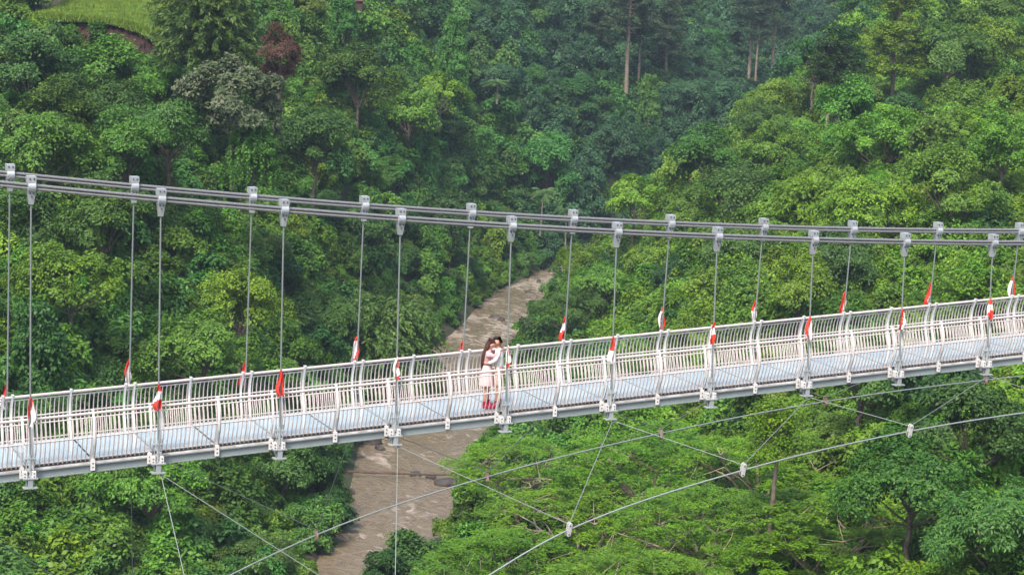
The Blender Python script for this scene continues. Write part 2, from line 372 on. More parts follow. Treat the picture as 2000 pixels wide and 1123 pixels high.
def sub_clumps(C, R, per, f0, f1, rng):
    idx = np.repeat(np.arange(len(C)), per); d = nrm(rng.normal(size=(len(idx), 3))); d[:, 2] = np.where(d[:, 2] < -0.25, -d[:, 2], d[:, 2])
    return C[idx]+d*R[idx][:, None]*.85, R[idx]*(f0+(f1-f0)*rng.random(len(idx)))
def rndattr(n, rng, per):
    """random value per leaf that also drifts from clump to clump"""
    k = n//per+1; base = np.repeat(rng.random(k), per)[:n]; return np.clip(0.55*base+0.5*rng.random(n)-0.02, 0, 1)
def limb(mb, a, b, r0, r1, rng, k=5, wob=0.25, sag=0.0, n=6):
    a = np.array(a, float); b = np.array(b, float); ln = np.linalg.norm(b-a)
    pts = []; 
    for t in np.linspace(0, 1, k):
        p = a+(b-a)*t+rng.normal(size=3)*wob*ln*.12*math.sin(PI*t); p[2] += sag*ln*math.sin(PI*t); pts.append(p)
    mb.tube(pts, [r0+(r1-r0)*t for t in np.linspace(0, 1, k)], n)
    return pts
def make_tree(name, crown_me, trunk_mb, bark):
    e = empty(name); tr = trunk_mb.build('trunk', bark, e); c = link('crown', crown_me, e)
    return e
PROTO = {}
def broadleaf(seed, leaf, rx=4.3, rz=3.2, zc=5.0, ncl=24, cr=(.9, 1.9), L=.32, W=.17, per=30, sub=22, lo=-.35, droop=.35, bark='bark', flat=0.0):
    rng = np.random.default_rng(seed)
    C, R = shell_clumps(ncl, rx, rz, zc, cr[0], cr[1], rng, lo)
    C[:, :2] *= (1+0.25*np.sin(np.arctan2(C[:, 1], C[:, 0])*2+seed)+.12*np.sin(np.arctan2(C[:, 1], C[:, 0])*5+seed*2))[:, None]; C[:, 2] += .5*np.sin(np.arctan2(C[:, 1], C[:, 0])*3+seed*1.7)
    C2, R2 = sub_clumps(C, R, sub, .18, .50, rng)
    q = leaves(C2, R2, per, L, W, rng, droop=droop, flat=flat, dirs=nrm(C2-np.array([0, 0, zc*.72])))
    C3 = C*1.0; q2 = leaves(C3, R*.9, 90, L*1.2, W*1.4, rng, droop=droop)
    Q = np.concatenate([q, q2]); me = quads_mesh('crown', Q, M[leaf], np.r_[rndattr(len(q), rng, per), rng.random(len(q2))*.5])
    t = MB(); base = limb(t, (0, 0, -1.5), (0, 0, zc*.75), .26, .16, rng, 6)
    for c in C[::2]: limb(t, (0, 0, zc*(.35+.35*rng.random())), c*.92, .11, .03, rng, 4, n=5)
    return make_tree('broadleaf_tree', me, t, M[bark])
def vine_tower(seed, leaf, h=9.0, r=2.2):
    rng = np.random.default_rng(seed); n = 34; t = rng.random(n)
    ang = rng.random(n)*6.28; rr = r*(1.05-.62*t)*(.5+.5*rng.random(n))
    C = np.stack([np.cos(ang)*rr, np.sin(ang)*rr, t*h*.92+.3], 1); R = 1.25-.45*t
    C2, R2 = sub_clumps(C, R, 14, .28, .45, rng)
    q = leaves(C2, R2, 28, .30, .17, rng, up=.1, droop=.9, dirs=nrm(C2*np.array([1, 1, .25])))
    # hanging strands
    ns = 130; a = rng.random(ns)*6.28; tt = rng.random(ns); ro = r*(1.15-.55*tt)*1.05
    S = []
    for k in range(ns):
        ln = 1.0+2.4*rng.random(); z0 = tt[k]*h+.6
        for j in range(int(ln/.14)):
            S.append((math.cos(a[k])*ro[k]+rng.normal()*.07, math.sin(a[k])*ro[k]+rng.normal()*.07, z0-j*.14))
    S = np.array(S); q2 = leaves(S, np.full(len(S), .12), 2, .3, .2, rng, up=0, droop=1.2, lo=-1)
    Q = np.concatenate([q, q2]); me = quads_mesh('crown', Q, M[leaf], np.r_[rndattr(len(q), rng, 24), .3+.5*rng.random(len(q2))])
    t = MB(); limb(t, (0, 0, -1.5), (0, 0, h*.9), .24, .08, rng, 6)
    return make_tree('vine_covered_tree', me, t, M['bark'])
def feathery(seed, leaf, r=4.6, h=9.0, ns=330, L=.5, W=.09, zc=.45, name='feathery_tree', step=.16, per=5, arch=1.0):
    rng = np.random.default_rng(seed); S = []; D = []
    for k in range(ns):
        # each spray arches out from a point inside the crown and hangs at its tip
        t = rng.random(); z0 = h*(zc+(0.95-zc)*t); a = rng.random()*6.28; env = r*math.sqrt(max(.12, 1-((t-.25)/.85)**2)); r0 = env*rng.random()**.6*.75
        o = np.array([math.cos(a)*r0, math.sin(a)*r0, z0]); ln = 1.6+1.8*rng.random(); dd = np.array([math.cos(a+rng.normal()*.6), math.sin(a+rng.normal()*.6), .55*arch+.2*rng.normal()])
        m_ = int(ln/step)
        for j in range(m_):
            s = j*step; p = o+dd*s; p[2] -= .28*s*s; S.append(p); D.append((dd[0], dd[1], dd[2]-.56*s))
    S = np.array(S); D = nrm(np.array(D)); idx = np.repeat(np.arange(len(S)), per); n_ = len(idx)
    p = S[idx]+rng.normal(size=(n_, 3))*.10; a = nrm(D[idx]+rng.normal(size=(n_, 3))*.55+np.array([0, 0, -.35])); nn = nrm(np.cross(a, rng.normal(size=(n_, 3)))+np.array([0, 0, .4])); bb = nrm(np.cross(nn, a))
    s = (.6+.8*rng.random(n_))[:, None]
    Q = np.stack([p, p+a*L*s*.5+bb*W*s, p+a*L*s, p+a*L*s*.5-bb*W*s], 1)
    me = quads_mesh('crown', Q, M[leaf], rndattr(n_, rng, per*12))
    t = MB(); limb(t, (0, 0, -2), (0, 0, h*.7), .3, .12, rng, 6)
    for k in range(14):
        a = rng.random()*6.28; limb(t, (0, 0, h*(.25+.4*rng.random())), (math.cos(a)*r*.7, math.sin(a)*r*.7, h*(.5+.35*rng.random())), .12, .03, rng, 5, n=5)
    return make_tree(name, me, t, M['bark'])
def albizia(seed, leaf='leafAlb', r=8.0, h=11.0, L=.30, W=.11, nt=150, name='umbrella_tree', bark='bark_grey', zl=.55, rmul=1.0, open_=0.0):
    rng = np.random.default_rng(seed); t = MB()
    lean = rng.normal(size=2)*.5; fork = np.array([lean[0], lean[1], h*.30])
    limb(t, (0, 0, -3), fork, .34, .27, rng, 5, n=8)
    tips = []
    for k in range(7):
        a = k*6.28/7+rng.normal()*.25; e1 = fork+np.array([math.cos(a)*r*.36, math.sin(a)*r*.36, h*.32+rng.normal()*.5])
        limb(t, fork, e1, .155, .10, rng, 6, .22, .05, n=7)
        for j in range(3):
            b_ = a+(j-1)*.55+rng.normal()*.15; rr = r*(.55+.35*rng.random()); e2 = np.array([math.cos(b_)*rr, math.sin(b_)*rr, h*(.95-.26*(rr/r)**2)-.5+rng.normal()*.3])
            limb(t, e1, e2, .085, .035, rng, 5, .25, .04, n=6); tips.append(e2)
    # flat leaf tiers on a low dome plus lower shelves
    C = []; R = []
    for k in range(nt):
        a = rng.random()*6.28; rr = r*math.sqrt(rng.random()); top = h*(1-.30*(rr/r)**2)
        lv = rng.random(); z = top-(0 if lv < .58 else rng.random()*h*(1-zl)*.75)+rng.normal()*.25
        C.append((math.cos(a)*rr, math.sin(a)*rr, z)); R.append((.75+1.0*rng.random())*rmul)
    C = np.array(C); R = np.array(R)
    C2 = []; R2 = []
    for c, rr in zip(C, R):
        m_ = 9; a = rng.random(m_)*6.28; q = np.sqrt(rng.random(m_))*rr
        C2.append(np.stack([c[0]+np.cos(a)*q, c[1]+np.sin(a)*q, c[2]-.22*q*q/rr+rng.normal(size=m_)*.12], 1)); R2.append(.26+.2*rng.random(m_))
        if rng.random() < .5:
            tp = tips[int(np.argmin([np.linalg.norm(np.array(x)-c) for x in tips]))]; limb(t, tp, c, .035, .012, rng, 3, .4, .03, n=4)
    C2 = np.concatenate(C2); R2 = np.concatenate(R2)
    q = leaves(C2, R2, 32, L*.85, W*.9, rng, up=.6, droop=.12, flat=.68, lo=-.6, jit=.5, shell=.3, squash=.42)
    me = quads_mesh('crown', q, M[leaf], rndattr(len(q), rng, 32*9))
    return make_tree(name, me, t, M[bark])
def tall_trunk(seed, leaf, h=17.0, bare=.5, r=3.8, bark='bark_pale', tr=.3, L=.5, W=.2, tiers=12):
    rng = np.random.default_rng(seed); t = MB()
    k1 = rng.normal(size=(3, 2))*h*.018; pts = [np.array([0, 0, -2.0]), np.array([k1[0, 0], 0, h*.25]), np.array([k1[1, 0], k1[1, 1], h*.5]), np.array([k1[2, 0], k1[2, 1], h*.75]), np.array([.05, 0, h*.97])]
    t.tube(pts, [tr*1.2, tr, tr*.85, tr*.6, tr*.2], 8)
    C = []; R = []
    for k in range(tiers):
        f = (k+.5)/tiers; z = h*(bare+(1-bare)*f); env = r*(1-.55*f)*(.75+.4*rng.random())
        for j in range(5):
            a = rng.random()*6.28; e = np.array([math.cos(a)*env, math.sin(a)*env, z+env*.12+rng.normal()*.3]); limb(t, (0, 0, z-.5), e, .07, .02, rng, 4, .4, n=5)
            for u in (.35, .6, .8, 1.0): C.append(np.array([0, 0, z])*(1-u)+e*u+rng.normal(size=3)*.3); R.append(.45+.45*rng.random())
    C = np.array(C); R = np.array(R); q = leaves(C, R*1.15, 80, L*.8, W*.9, rng, up=.6, droop=.2, flat=.35, lo=-.6, shell=.3, squash=.6)
    me = quads_mesh('crown', q, M[leaf], rndattr(len(q), rng, 80)); return make_tree('tall_tree', me, t, M[bark])
def palm(seed, h=5.0, r=2.6, nf=16):
    rng = np.random.default_rng(seed); t = MB(); t.tube([(0, 0, -1.5), (.1, 0, h*.5), (.3, .1, h)], [.17, .13, .12], 7)
    Q = []
    for k in range(nf):
        a = k*2.4+rng.normal()*.2; el = .9-1.1*(k/nf); ln = r*(.85+.3*rng.random()); prev = None
        for s in np.linspace(0, 1, 26):
            p = np.array([.3, .1, h])+np.array([math.cos(a)*math.cos(el)*ln*s, math.sin(a)*math.cos(el)*ln*s, math.sin(el)*ln*s-ln*.55*s*s])
            if prev is not None:
                tdir = nrm(p-prev); side = nrm(np.cross(tdir, [0, 0, 1]))
                lw = ln*.30*math.sin(PI*min(1, s*.92+.08))+.05
                for sg in (-1, 1):
                    e = prev+side*sg*lw+tdir*lw*.5+np.array([0, 0, -lw*.45]); Q.append([prev, prev+tdir*.05, e, prev-tdir*.03])
                Q.append([prev+side*.025, p+side*.02, p-side*.02, prev-side*.025])
            prev = p
    Q = np.array(Q); me = quads_mesh('crown', Q, M['leafPalm'], rng.random(len(Q)))
    return make_tree('palm_tree', me, t, M['bark_grey'])

# ------------------------------------------------------------------ the bridge
S = 2.6
TS = list(range(-5, 16))                    # hanger numbers; 0..9 are the near ones in view
def X_(i): return (i-4.5)*S
def ZR(x): t = x/S; return 0.15194*t+6e-5*t*t            # walkway datum
def ZC(x): t = x/S; return 4.3635-0.15685*t+0.01218*t*t  # top of the cable clamps
SLP = 0.15194/S
WR, WB, WT = 1.00, 1.29, 1.128
bridge = empty('suspension_bridge', (0, 0, 0))
tag(bridge, 'long white railed pedestrian suspension bridge with pale glass deck crossing the forested gorge', 'bridge')
def bulge(h):      # how far the railing bows outwards h metres above the deck
    xs = [0.0, .15, .35, .55, .75, .95, 1.05]; ys = [0.03, .08, .16, .19, .16, .08, .03]
    return float(np.interp(h, xs, ys))
HS = [0.0, .12, .24, .36, .48, .60, .72, .84, .94, 1.03]
def rail_at(side, x, h): return (x, side*(WR+bulge(h)), ZR(x)+.10+h)
for side in (-1, 1):
    for i in TS[:-1]:
        for half in (0, 1):
            x0 = X_(i)+half*S/2; x1 = x0+S/2
            mb = MB()
            xs = [x0+(x1-x0)*k/4 for k in range(5)]
            mb.tube([rail_at(side, x, .985) for x in xs], .030, 8)
            mb.tube([rail_at(side, x, .905) for x in xs], .015, 6)
            mb.tube([rail_at(side, x, .52) for x in xs], .018, 6)
            mb.tube([rail_at(side, x, .055) for x in xs], .014, 6)
            nb = 14
            for k in range(nb):
                x = x0+(k+.5)*(x1-x0)/nb
                mb.tube([rail_at(side, x, h) for h in np.linspace(0.0, .905, 8)], .0135, 5, caps=False)
            pn = mb.build('railing_panel', M['white2'], bridge)
            for px_ in ([x0-.13, x0+.07] if half == 0 else [x0]):
                pb = MB()
                for a, b in zip(HS[:-1], HS[1:]):
                    A = rail_at(side, px_, a); B = rail_at(side, px_, b); hw = .020; dp = .032*side
                    if a == 0.0: A = (A[0], A[1], A[2]-.02)
                    c = []
                    for P in (A, B): c += [(P[0]-hw, P[1]-dp, P[2]), (P[0]+hw, P[1]-dp, P[2]), (P[0]+hw, P[1]+dp, P[2]), (P[0]-hw, P[1]+dp, P[2])]
                    pb.hexa(c)
                P = rail_at(side, px_, 1.03); pb.box(P[0]-.026, P[0]+.026, P[1]-.036, P[1]+.036, P[2], P[2]+.02)
                # foot bracket bolted over the girder face
                gy = side*(WR+.075); lo_, hi_ = sorted((gy, gy+side*.035))
                zb = ZR(px_); pb.box(px_-.045, px_+.045, lo_, hi_, zb-.10, zb+.125)
                for dz in (-.03, .05):
                    l2, h2 = sorted((gy+side*.035, gy+side*.042)); pb.box(px_-.013, px_+.013, l2, h2, zb+dz-.013, zb+dz+.013, 1)
                pb.build('post', [M['white'], M['dark']], pn)
# edge girders with their channel flanges, and the stained kerb on top
xa, xb = X_(TS[0]), X_(TS[-1])
for side in (-1, 1):
    g = MB(); y = side*(WR+.02)
    g.box(xa, xb, y-.012, y+.012, -.055, .085, 0, SLP); 
    for z0, z1 in ((.085, .105), (-.072, -.055)):
        a, b = sorted((y-side*.08, y+side*.05)); g.box(xa, xb, a, b, z0, z1, 0, SLP)
    g.build('edge_girder', M['girder'], bridge)
    k = MB(); a, b = sorted((side*(WR-.03), side*(WR+.055))); k.box(xa, xb, a, b, .107, .140, 0, SLP)
    k.build('kerb', M['curb'], bridge)
for y in (-.38, .38):
    g = MB(); g.box(xa, xb, y-.04, y+.04, -.03, .07, 0, SLP); g.build('stringer', M['girder'], bridge)
gl = bpy.data.materials.new('deck_glass'); gl.use_nodes = True
b = gl.node_tree.nodes['Principled BSDF']; b.inputs['Base Color'].default_value = (0.42, 0.49, 0.52, 1); b.inputs['Roughness'].default_value = 0.16
b.inputs['Specular IOR Level'].default_value = 0.75; b.inputs['Coat Weight'].default_value = 0.5; b.inputs['Coat Roughness'].default_value = 0.05
n = gl.node_tree.nodes; l = gl.node_tree.links
tc = n.new('ShaderNodeTexCoord'); nz = n.new('ShaderNodeTexNoise'); nz.inputs['Scale'].default_value = 1.3; nz.inputs['Detail'].default_value = 6
r = n.new('ShaderNodeValToRGB'); r.color_ramp.elements[0].color = (0.33, 0.41, 0.44, 1); r.color_ramp.elements[1].color = (0.42, 0.50, 0.53, 1); r.color_ramp.elements[0].position = .3; r.color_ramp.elements[1].position = .7
l.new(tc.outputs['Object'], nz.inputs[0]); l.new(nz.outputs[0], r.inputs[0]); l.new(r.outputs[0], b.inputs['Base Color'])
for i in TS[:-1]:
    for j, (y0, y1) in enumerate(((-WR+.035, -.004), (.004, WR-.035))):
        for half in (0, 1):
            x0 = X_(i)+half*S/2+.02; x1 = x0+S/2-.04
            if half == 0: x0 += .03
            g = MB(); c = (x0+x1)/2
            g.box(x0, x1, y0, y1, ZR(c)+.108, ZR(c)+.126, 0, SLP); g.build('glass_panel', gl, bridge)
for i in TS:
    x = X_(i); z = ZR(x)
    c = MB()      # tapered cross beam from base to base, with end plates
    for sg in (-1, 1):
        ys = [0, sg*.62, sg*WR, sg*WB]; zl = [-.17, -.17, -.185, -.225]; zt = [.06, .06, -.075, -.075]
        for k in range(3):
            q = []
            for zz in (zl, zt):
                q += [(x-.05, ys[k], z+zz[k]), (x+.05, ys[k], z+zz[k]), (x+.05, ys[k+1], z+zz[k+1]), (x-.05, ys[k+1], z+zz[k+1])]
            c.hexa(q)
    cb = c.build('cross_beam', M['girder'], bridge)
    jb = MB(); jb.box(x-.005, x+.045, -WR+.04, WR-.04, z+.118, z+.130); jb.build('joint_strip', M['steel'], bridge)
    for sg in (-1, 1):
        p = MB(); y = sg*WB
        p.box(x-.05, x+.05, y-.06, y+.06, z-.235, z-.075); p.box(x-.14, x+.14, y-.085, y+.085, z-.262, z-.238)
        p.box(x-.15, x+.15, y-.075, y+.075, z-.072, z-.050)
        p.box(x-.155, x-.065, y-.05, y+.05, z-.048, z+.085, 1); p.box(x+.035, x+.11, y-.05, y+.05, z-.048, z+.085, 1)
        for dx in (-.11, .075):
            for dz in (-.02, .045): a, b_ = sorted((y+sg*.05, y+sg*.056)); p.box(x+dx-.012, x+dx+.012, a, b_, z+dz-.012, z+dz+.012, 2)
        p.build('end_plate', [M['steel'], M['white'], M['dark']], cb)
        # hanger: strand, yoke and threaded rods; clamp on the cable
        h = MB(); yt = sg*WT; zt = ZC(x); yy = sg*(WB-.005)
        f = lambda zz: yt+(yy-yt)*(zt-zz)/(zt-(z-.2))
        h.tube([(x, f(zt-.5), zt-.5), (x, f(z+.30), z+.30)], .0185, 7, 0)
        h.box(x-.115, x+.115, f(z+.34)-.03, f(z+.34)+.03, z+.325, z+.350, 1)
        h.tube([(x, f(z+.42), z+.42), (x, f(z+.06), z+.06)], .030, 7, 1)
        for dx in (-.07, .07): h.tube([(x+dx, f(z+.46), z+.46), (x+dx, yy, z-.21)], .013, 6, 1)
        hg = h.build('hanger', [M['rod'], M['steel']], bridge)
        if i == 0 and sg == -1 or i == 0 and sg == 1: pass
        k = MB(); y = yt
        k.box(x-.085, x+.085, y-.10, y+.10, zt-.13, zt-.0); 
        cs = []                              # rounded saddle over the ropes
        for a in np.linspace(-.5*PI, .5*PI, 7):
            cs.append((math.cos(a)*.055, math.sin(a)*.085))
        for s2 in (-1, 1):
            vs = [(x+dx, y+s2*(.085+c0), zt-.215+c1) for dx in (-.075, .075) for c0, c1 in cs]
            k.add(vs, [(q, q+1, q+8, q+7) if s2 == -1 else (q+1, q, q+7, q+8) for q in range(6)], 0, True)
            k.add([vs[q] for q in range(7)], [tuple(range(7))]); k.add([vs[q+7] for q in range(7)], [tuple(range(7))])
        k.box(x-.078, x+.078, y-.085, y+.085, zt-.31, zt-.1305)
        k.hexa([(x-.045, y-.05, zt-.56), (x+.045, y-.05, zt-.56), (x+.045, y+.05, zt-.56), (x-.045, y+.05, zt-.56),
                (x-.075, y-.08, zt-.31), (x+.075, y-.08, zt-.31), (x+.075, y+.08, zt-.31), (x-.075, y+.08, zt-.31)])
        for s2 in (-1, 1):
            for dx, dz in ((-.04, -.05), (.04, -.05), (-.035, -.335), (.035, -.335), (0, -.40)):
                a = y+s2*(.10 if dz > -.2 else .078); lo2, hi2 = sorted((a, a+s2*.014)); k.box(x+dx-.014, x+dx+.014, lo2, hi2, zt+dz-.014, zt+dz+.014, 1)
        k.build('clamp', [M['clamp'], M['dark']], hg)
for sg in (-1, 1):
    c = MB(); xs = np.linspace(xa-1, xb+1, 90)
    for dy in (-.031, .031):
        for dz in (-.034, .034): c.tube([(x, sg*WT+dy, ZC(x)-.215+dz) for x in xs], .029, 8, 0)
    c.box(xa-1, xa-.99, sg*WT-.01, sg*WT+.01, ZC(xa)-.22, ZC(xa)-.21, 1)
    c.build('main_cable', [M['rope'], M['rope_dark']], bridge)

# ------------------------------------------------------------------ wind cables below the deck
def wind(label, pts, side, att, extra_left, extra_right, bright):
    e = empty('wind_cable'); tag(e, label, 'cable', 'wind cables slung below the bridge')
    P = pts; allp = [extra_left]+P+[extra_right]
    cc = []                                    # smooth curve through the clamps
    A = np.array(allp)
    tt = np.arange(len(A)); fine = np.linspace(0, len(A)-1, 60)
    for d in range(3):
        sl_ = np.gradient(A[:, d]); out = []
        for u in fine:
            k = min(int(u), len(A)-2); h = u-k
            out.append((2*h**3-3*h*h+1)*A[k, d]+(h**3-2*h*h+h)*sl_[k]+(-2*h**3+3*h*h)*A[k+1, d]+(h**3-h*h)*sl_[k+1])
        cc.append(out)
    rp = MB(); rp.tube(list(zip(*cc)), .0185, 7); rp.build('rope', M['windrope'], e)
    for k, p in enumerate(P):
        if p[2] > -60:
            t = nrm(A[k+2]-A[k]); c = MB()
            n_ = 18; out = []; cs_ = 1.0 if bright else .78
            up = np.array([0, side*.25, 1.0]); up /= np.linalg.norm(up); sdv = np.cross(up, t); sdv /= np.linalg.norm(sdv)
            for (lo, hi, d0) in ((-.10, .13, .028), (-.10, .13, -.028)):   # two oval cheek plates with the rope between
                ring = []
                for q in range(n_):
                    a = 2*PI*q/n_; rr_ = .05*cs_
                    o = np.array([math.cos(a)*rr_, math.sin(a)*rr_+(hi if math.sin(a) > 0 else lo)*cs_])
                    ring.append(o)
                tdir = np.cross(sdv, up)
                v1 = [p+tdir*o[0]+up*o[1]+sdv*d0 for o in ring]; v2 = [x+sdv*(.012 if d0 > 0 else -.012) for x in v1]
                c.add(v1+v2, [tuple(range(n_)), tuple(range(2*n_-1, n_-1, -1))]+[(q, (q+1) % n_, (q+1) % n_+n_, q+n_) for q in range(n_)])
            for hh in (-.10, .12): c.tube([p+up*hh-sdv*.05, p+up*hh+sdv*.05], .016, 7, 1)
            c.build('clamp', [M['rust'] if not bright else M['fwhite'], M['dark']], e)
    for (i, k) in att:
        a = np.array([X_(i)+.06, side*(WB+.02), ZR(X_(i))-.29]); b_ = allp[k]+np.array([0, 0, .12])
        s = MB(); s.tube([a, b_], .0092, 5); s.build('stay_rope', M['rod'], e)
    for i in sorted(set(a_[0] for a_ in att)):
        a = np.array([X_(i)+.06, side*(WB+.02), ZR(X_(i))-.29]); s = MB()
        ring = [a+np.array([math.cos(q)*.035, 0, math.sin(q)*.05]) for q in np.linspace(0, 2*PI, 13)]
        s.tube(ring, .012, 6, caps=False); s.build('shackle', M['fwhite'], e)
nY = -3.4; fY = 3.4
NP = [unY(405, 1330, nY-.7), unY(770, 1228, nY-.3), unY(1111, 1034, nY), unY(1451, 918, nY), unY(1777, 842, nY), unY(2080, 795, nY-.2)]
NP = [NP[0]] + NP[1:]
FP = [unY(260, 1225, fY+.7), unY(618, 1044, fY+.3), unY(951, 931, fY), unY(1291, 846, fY), unY(1612, 784, fY), unY(1925, 742, fY)]
NA = NP[0]+(NP[0]-NP[1])*np.array([1, 1, 1.3]); NB = NP[-1]+(NP[-1]-NP[-2])*np.array([1, 1, .6])
FA = FP[0]+(FP[0]-FP[1])*np.array([1, 1, 1.3]); FB = FP[-1]+(FP[-1]-FP[-2])*np.array([1, 1, .6])
wind('grey steel wind cable with white clamps slung below the near side of the deck', NP, -1,
     [(1, 1), (1, 2), (3, 2), (3, 3), (5, 3), (5, 4), (7, 4), (7, 5), (9, 5), (9, 6)], NA, NB, True)
wind('grey steel wind cable with rusty clamps slung below the far side of the deck', FP, 1,
     [(1, 1), (1, 2), (3, 2), (3, 3), (5, 3), (5, 4), (7, 4), (7, 5), (9, 5), (9, 6), (-1, 1)], FA, FB, False)

# ------------------------------------------------------------------ flags tied to the hangers
ORD = ['first', 'second', 'third', 'fourth', 'fifth', 'sixth', 'seventh', 'eighth', 'ninth', 'tenth', 'eleventh']
def flag(px, y0, y1, side, i, wpx, pat, desc, right=0.25):
    rng = np.random.default_rng(i*7+side+40)
    x = X_(i); zt, zb = ZC(x), ZR(x)-.2
    yat = lambda zz: side*WT+(side*WB-side*WT)*(zt-zz)/(zt-zb)
    p0 = unY(px, y0, side*1.25); p1 = unY(px, y1, side*1.25); z0, z1 = p0[2], p1[2]; H = z0-z1
    sc_ = F/((p0-CAM)@RM[2]); wd = wpx/sc_*1.0
    nu, nv = 12, 18; V = []; ph = rng.random()*6
    for b_ in range(nv+1):
        s = b_/nv; prof = float(np.interp(s, [0, .12, .55, .82, 1], [.10, .42, .95, 1.0, .42+.3*rng.random()]))
        for a in range(nu+1):
            u = a/nu; xx = x+(u-1)*wd*prof*(1-right)*1.0+u*wd*prof*right
            yy = yat(z0-s*H)+side*.03+.045*math.sin(u*8+ph+s*3)*(.25+s)+.02*math.sin(u*17+ph*2-s*4)
            xx += .02*math.sin(s*7+ph)*(.3+s); zz = z0-s*H-(1-u)*.10*s*H+.022*s*math.sin(u*7+ph)
            V.append((xx, yy, zz))
    mb = MB(); fs = []; mi = []
    for b_ in range(nv):
        for a in range(nu):
            s = (b_+.5)/nv; u = (a+.5)/nu
            red = {'TD': s < .72-.55*u+.10*0, 'RWR': (s < .30) or (s > .72-.25*u and s > .62), 'R': True, 'WR': u > .52+.18*math.sin(s*5) or s < .18,
                   'RW': u < .58+.15*math.sin(s*4+1) or s < .15, 'RTW': s < .45+.12*math.sin(u*5), 'W': (u > .75 and s < .5) or s > .86}[pat]
            fs.append((b_*(nu+1)+a, b_*(nu+1)+a+1, (b_+1)*(nu+1)+a+1, (b_+1)*(nu+1)+a)); mi.append(0 if red else 1)
    me = bpy.data.meshes.new('flag'); me.from_pydata(V, [], fs); me.materials.append(M['red']); me.materials.append(M['fwhite'])
    me.polygons.foreach_set('material_index', mi); me.polygons.foreach_set('use_smooth', [True]*len(fs)); me.update()
    o = link('flag', me); sdt = 'near' if side < 0 else 'far'
    tag(o, desc, 'flag', 'flags tied to the bridge hangers')
NF = [(60,775,829,19,'TD',.6,'with white lower half'),(306,750,797,17,'RWR',.45,'showing red, white, red folds'),(543,722,770,15,'R',.4,'folded so only red shows'),
      (767,697,740,13,'W',.3,'folded mostly white'),(990,674,714,11,'W',.5,'just right of the couple'),(1197,657,706,15,'RTW',.4,'with red top and white tail'),
      (1389,629,669,14,'RWR',.15,'with red ends and white middle'),(1581,619,661,13,'RW',.2,'nearly all red'),(1757,604,641,15,'RW',.55,'red with a white right edge'),(1931,584,621,11,'RWR',.4,'with narrow folded red and white bands')]
FF = [(14,748,797,14,'RTW',.15,'thin and half folded'),(253,699,749,13,'TD',.2,'white at its lower left'),(479,706,752,14,'RW',.2,'pinkish red with pale right edge'),(701,657,706,19,'WR',.3,'with white left half'),
      (906,666,684,8,'R',.1,'small and red'),(1104,619,661,11,'RWR',.1,'twisted with red tail'),(1300,600,643,14,'WR',.4,'white on left, red on right'),(1480,584,626,11,'RTW',.2,'long and mostly white'),
      (1655,569,609,14,'RW',.35,'red with white right edge'),(1820,552,593,10,'RW',.15,'narrow and mostly red'),(1982,541,581,15,'WR',.4,'with a white left side')]
for k, (px, a, b_, wp, pat, rt, ds) in enumerate(NF):
    flag(px, a, b_, -1, k, wp, pat, 'flag on the %s near hanger from left, %s' % (ORD[k], ds), rt)
for k, (px, a, b_, wp, pat, rt, ds) in enumerate(FF):
    flag(px, a, b_, 1, k, wp, pat, 'flag on the %s far hanger from left, %s' % (ORD[k], ds), rt)

# ------------------------------------------------------------------ the couple
def skin(name, V, E_, R, mt, parent=None, sub=2):
    me = bpy.data.meshes.new(name); me.from_pydata([tuple(v) for v in V], E_, []); me.update()
    o = link(name, me, parent); me.materials.append(mt)
    md = o.modifiers.new('skin', 'SKIN'); md.use_smooth_shade = True
    sv = me.skin_vertices[0].data
    for k, r in enumerate(R):
        rr = r if hasattr(r, '__len__') else (r, r); sv[k].radius = rr; sv[k].use_root = (k == 0)
    s = o.modifiers.new('sub', 'SUBSURF'); s.levels = sub; s.render_levels = sub
    return o
def chain(V, E_, R, start, pts):
    last = start
    for p, r in pts:
        V.append(p); R.append(r); E_.append((last, len(V)-1)); last = len(V)-1
    return last
def add_hand(V, E_, R, wrist, d, palmn):
    d = nrm(np.array(d, float)); pn = nrm(np.array(palmn, float)); sd_ = np.cross(d, pn); w0 = np.array(V[wrist])
    pl = chain(V, E_, R, wrist, [(tuple(w0+d*.05), (.032, .016))])
    V_ = np.array(V[pl])
    for k in range(4):
        o = sd_*(k-1.5)*.019; ln = (.062, .072, .068, .052)[k]
        chain(V, E_, R, pl, [(tuple(V_+d*.035+o), .0095), (tuple(V_+d*(.035+ln*.55)+o+pn*.008), .0085), (tuple(V_+d*(.035+ln*.9)+o+pn*.026), .007)])
    chain(V, E_, R, pl, [(tuple(V_-d*.02+sd_*-.04+pn*.008), .0105), (tuple(V_+d*.012+sd_*-.062+pn*.02), .0085)])
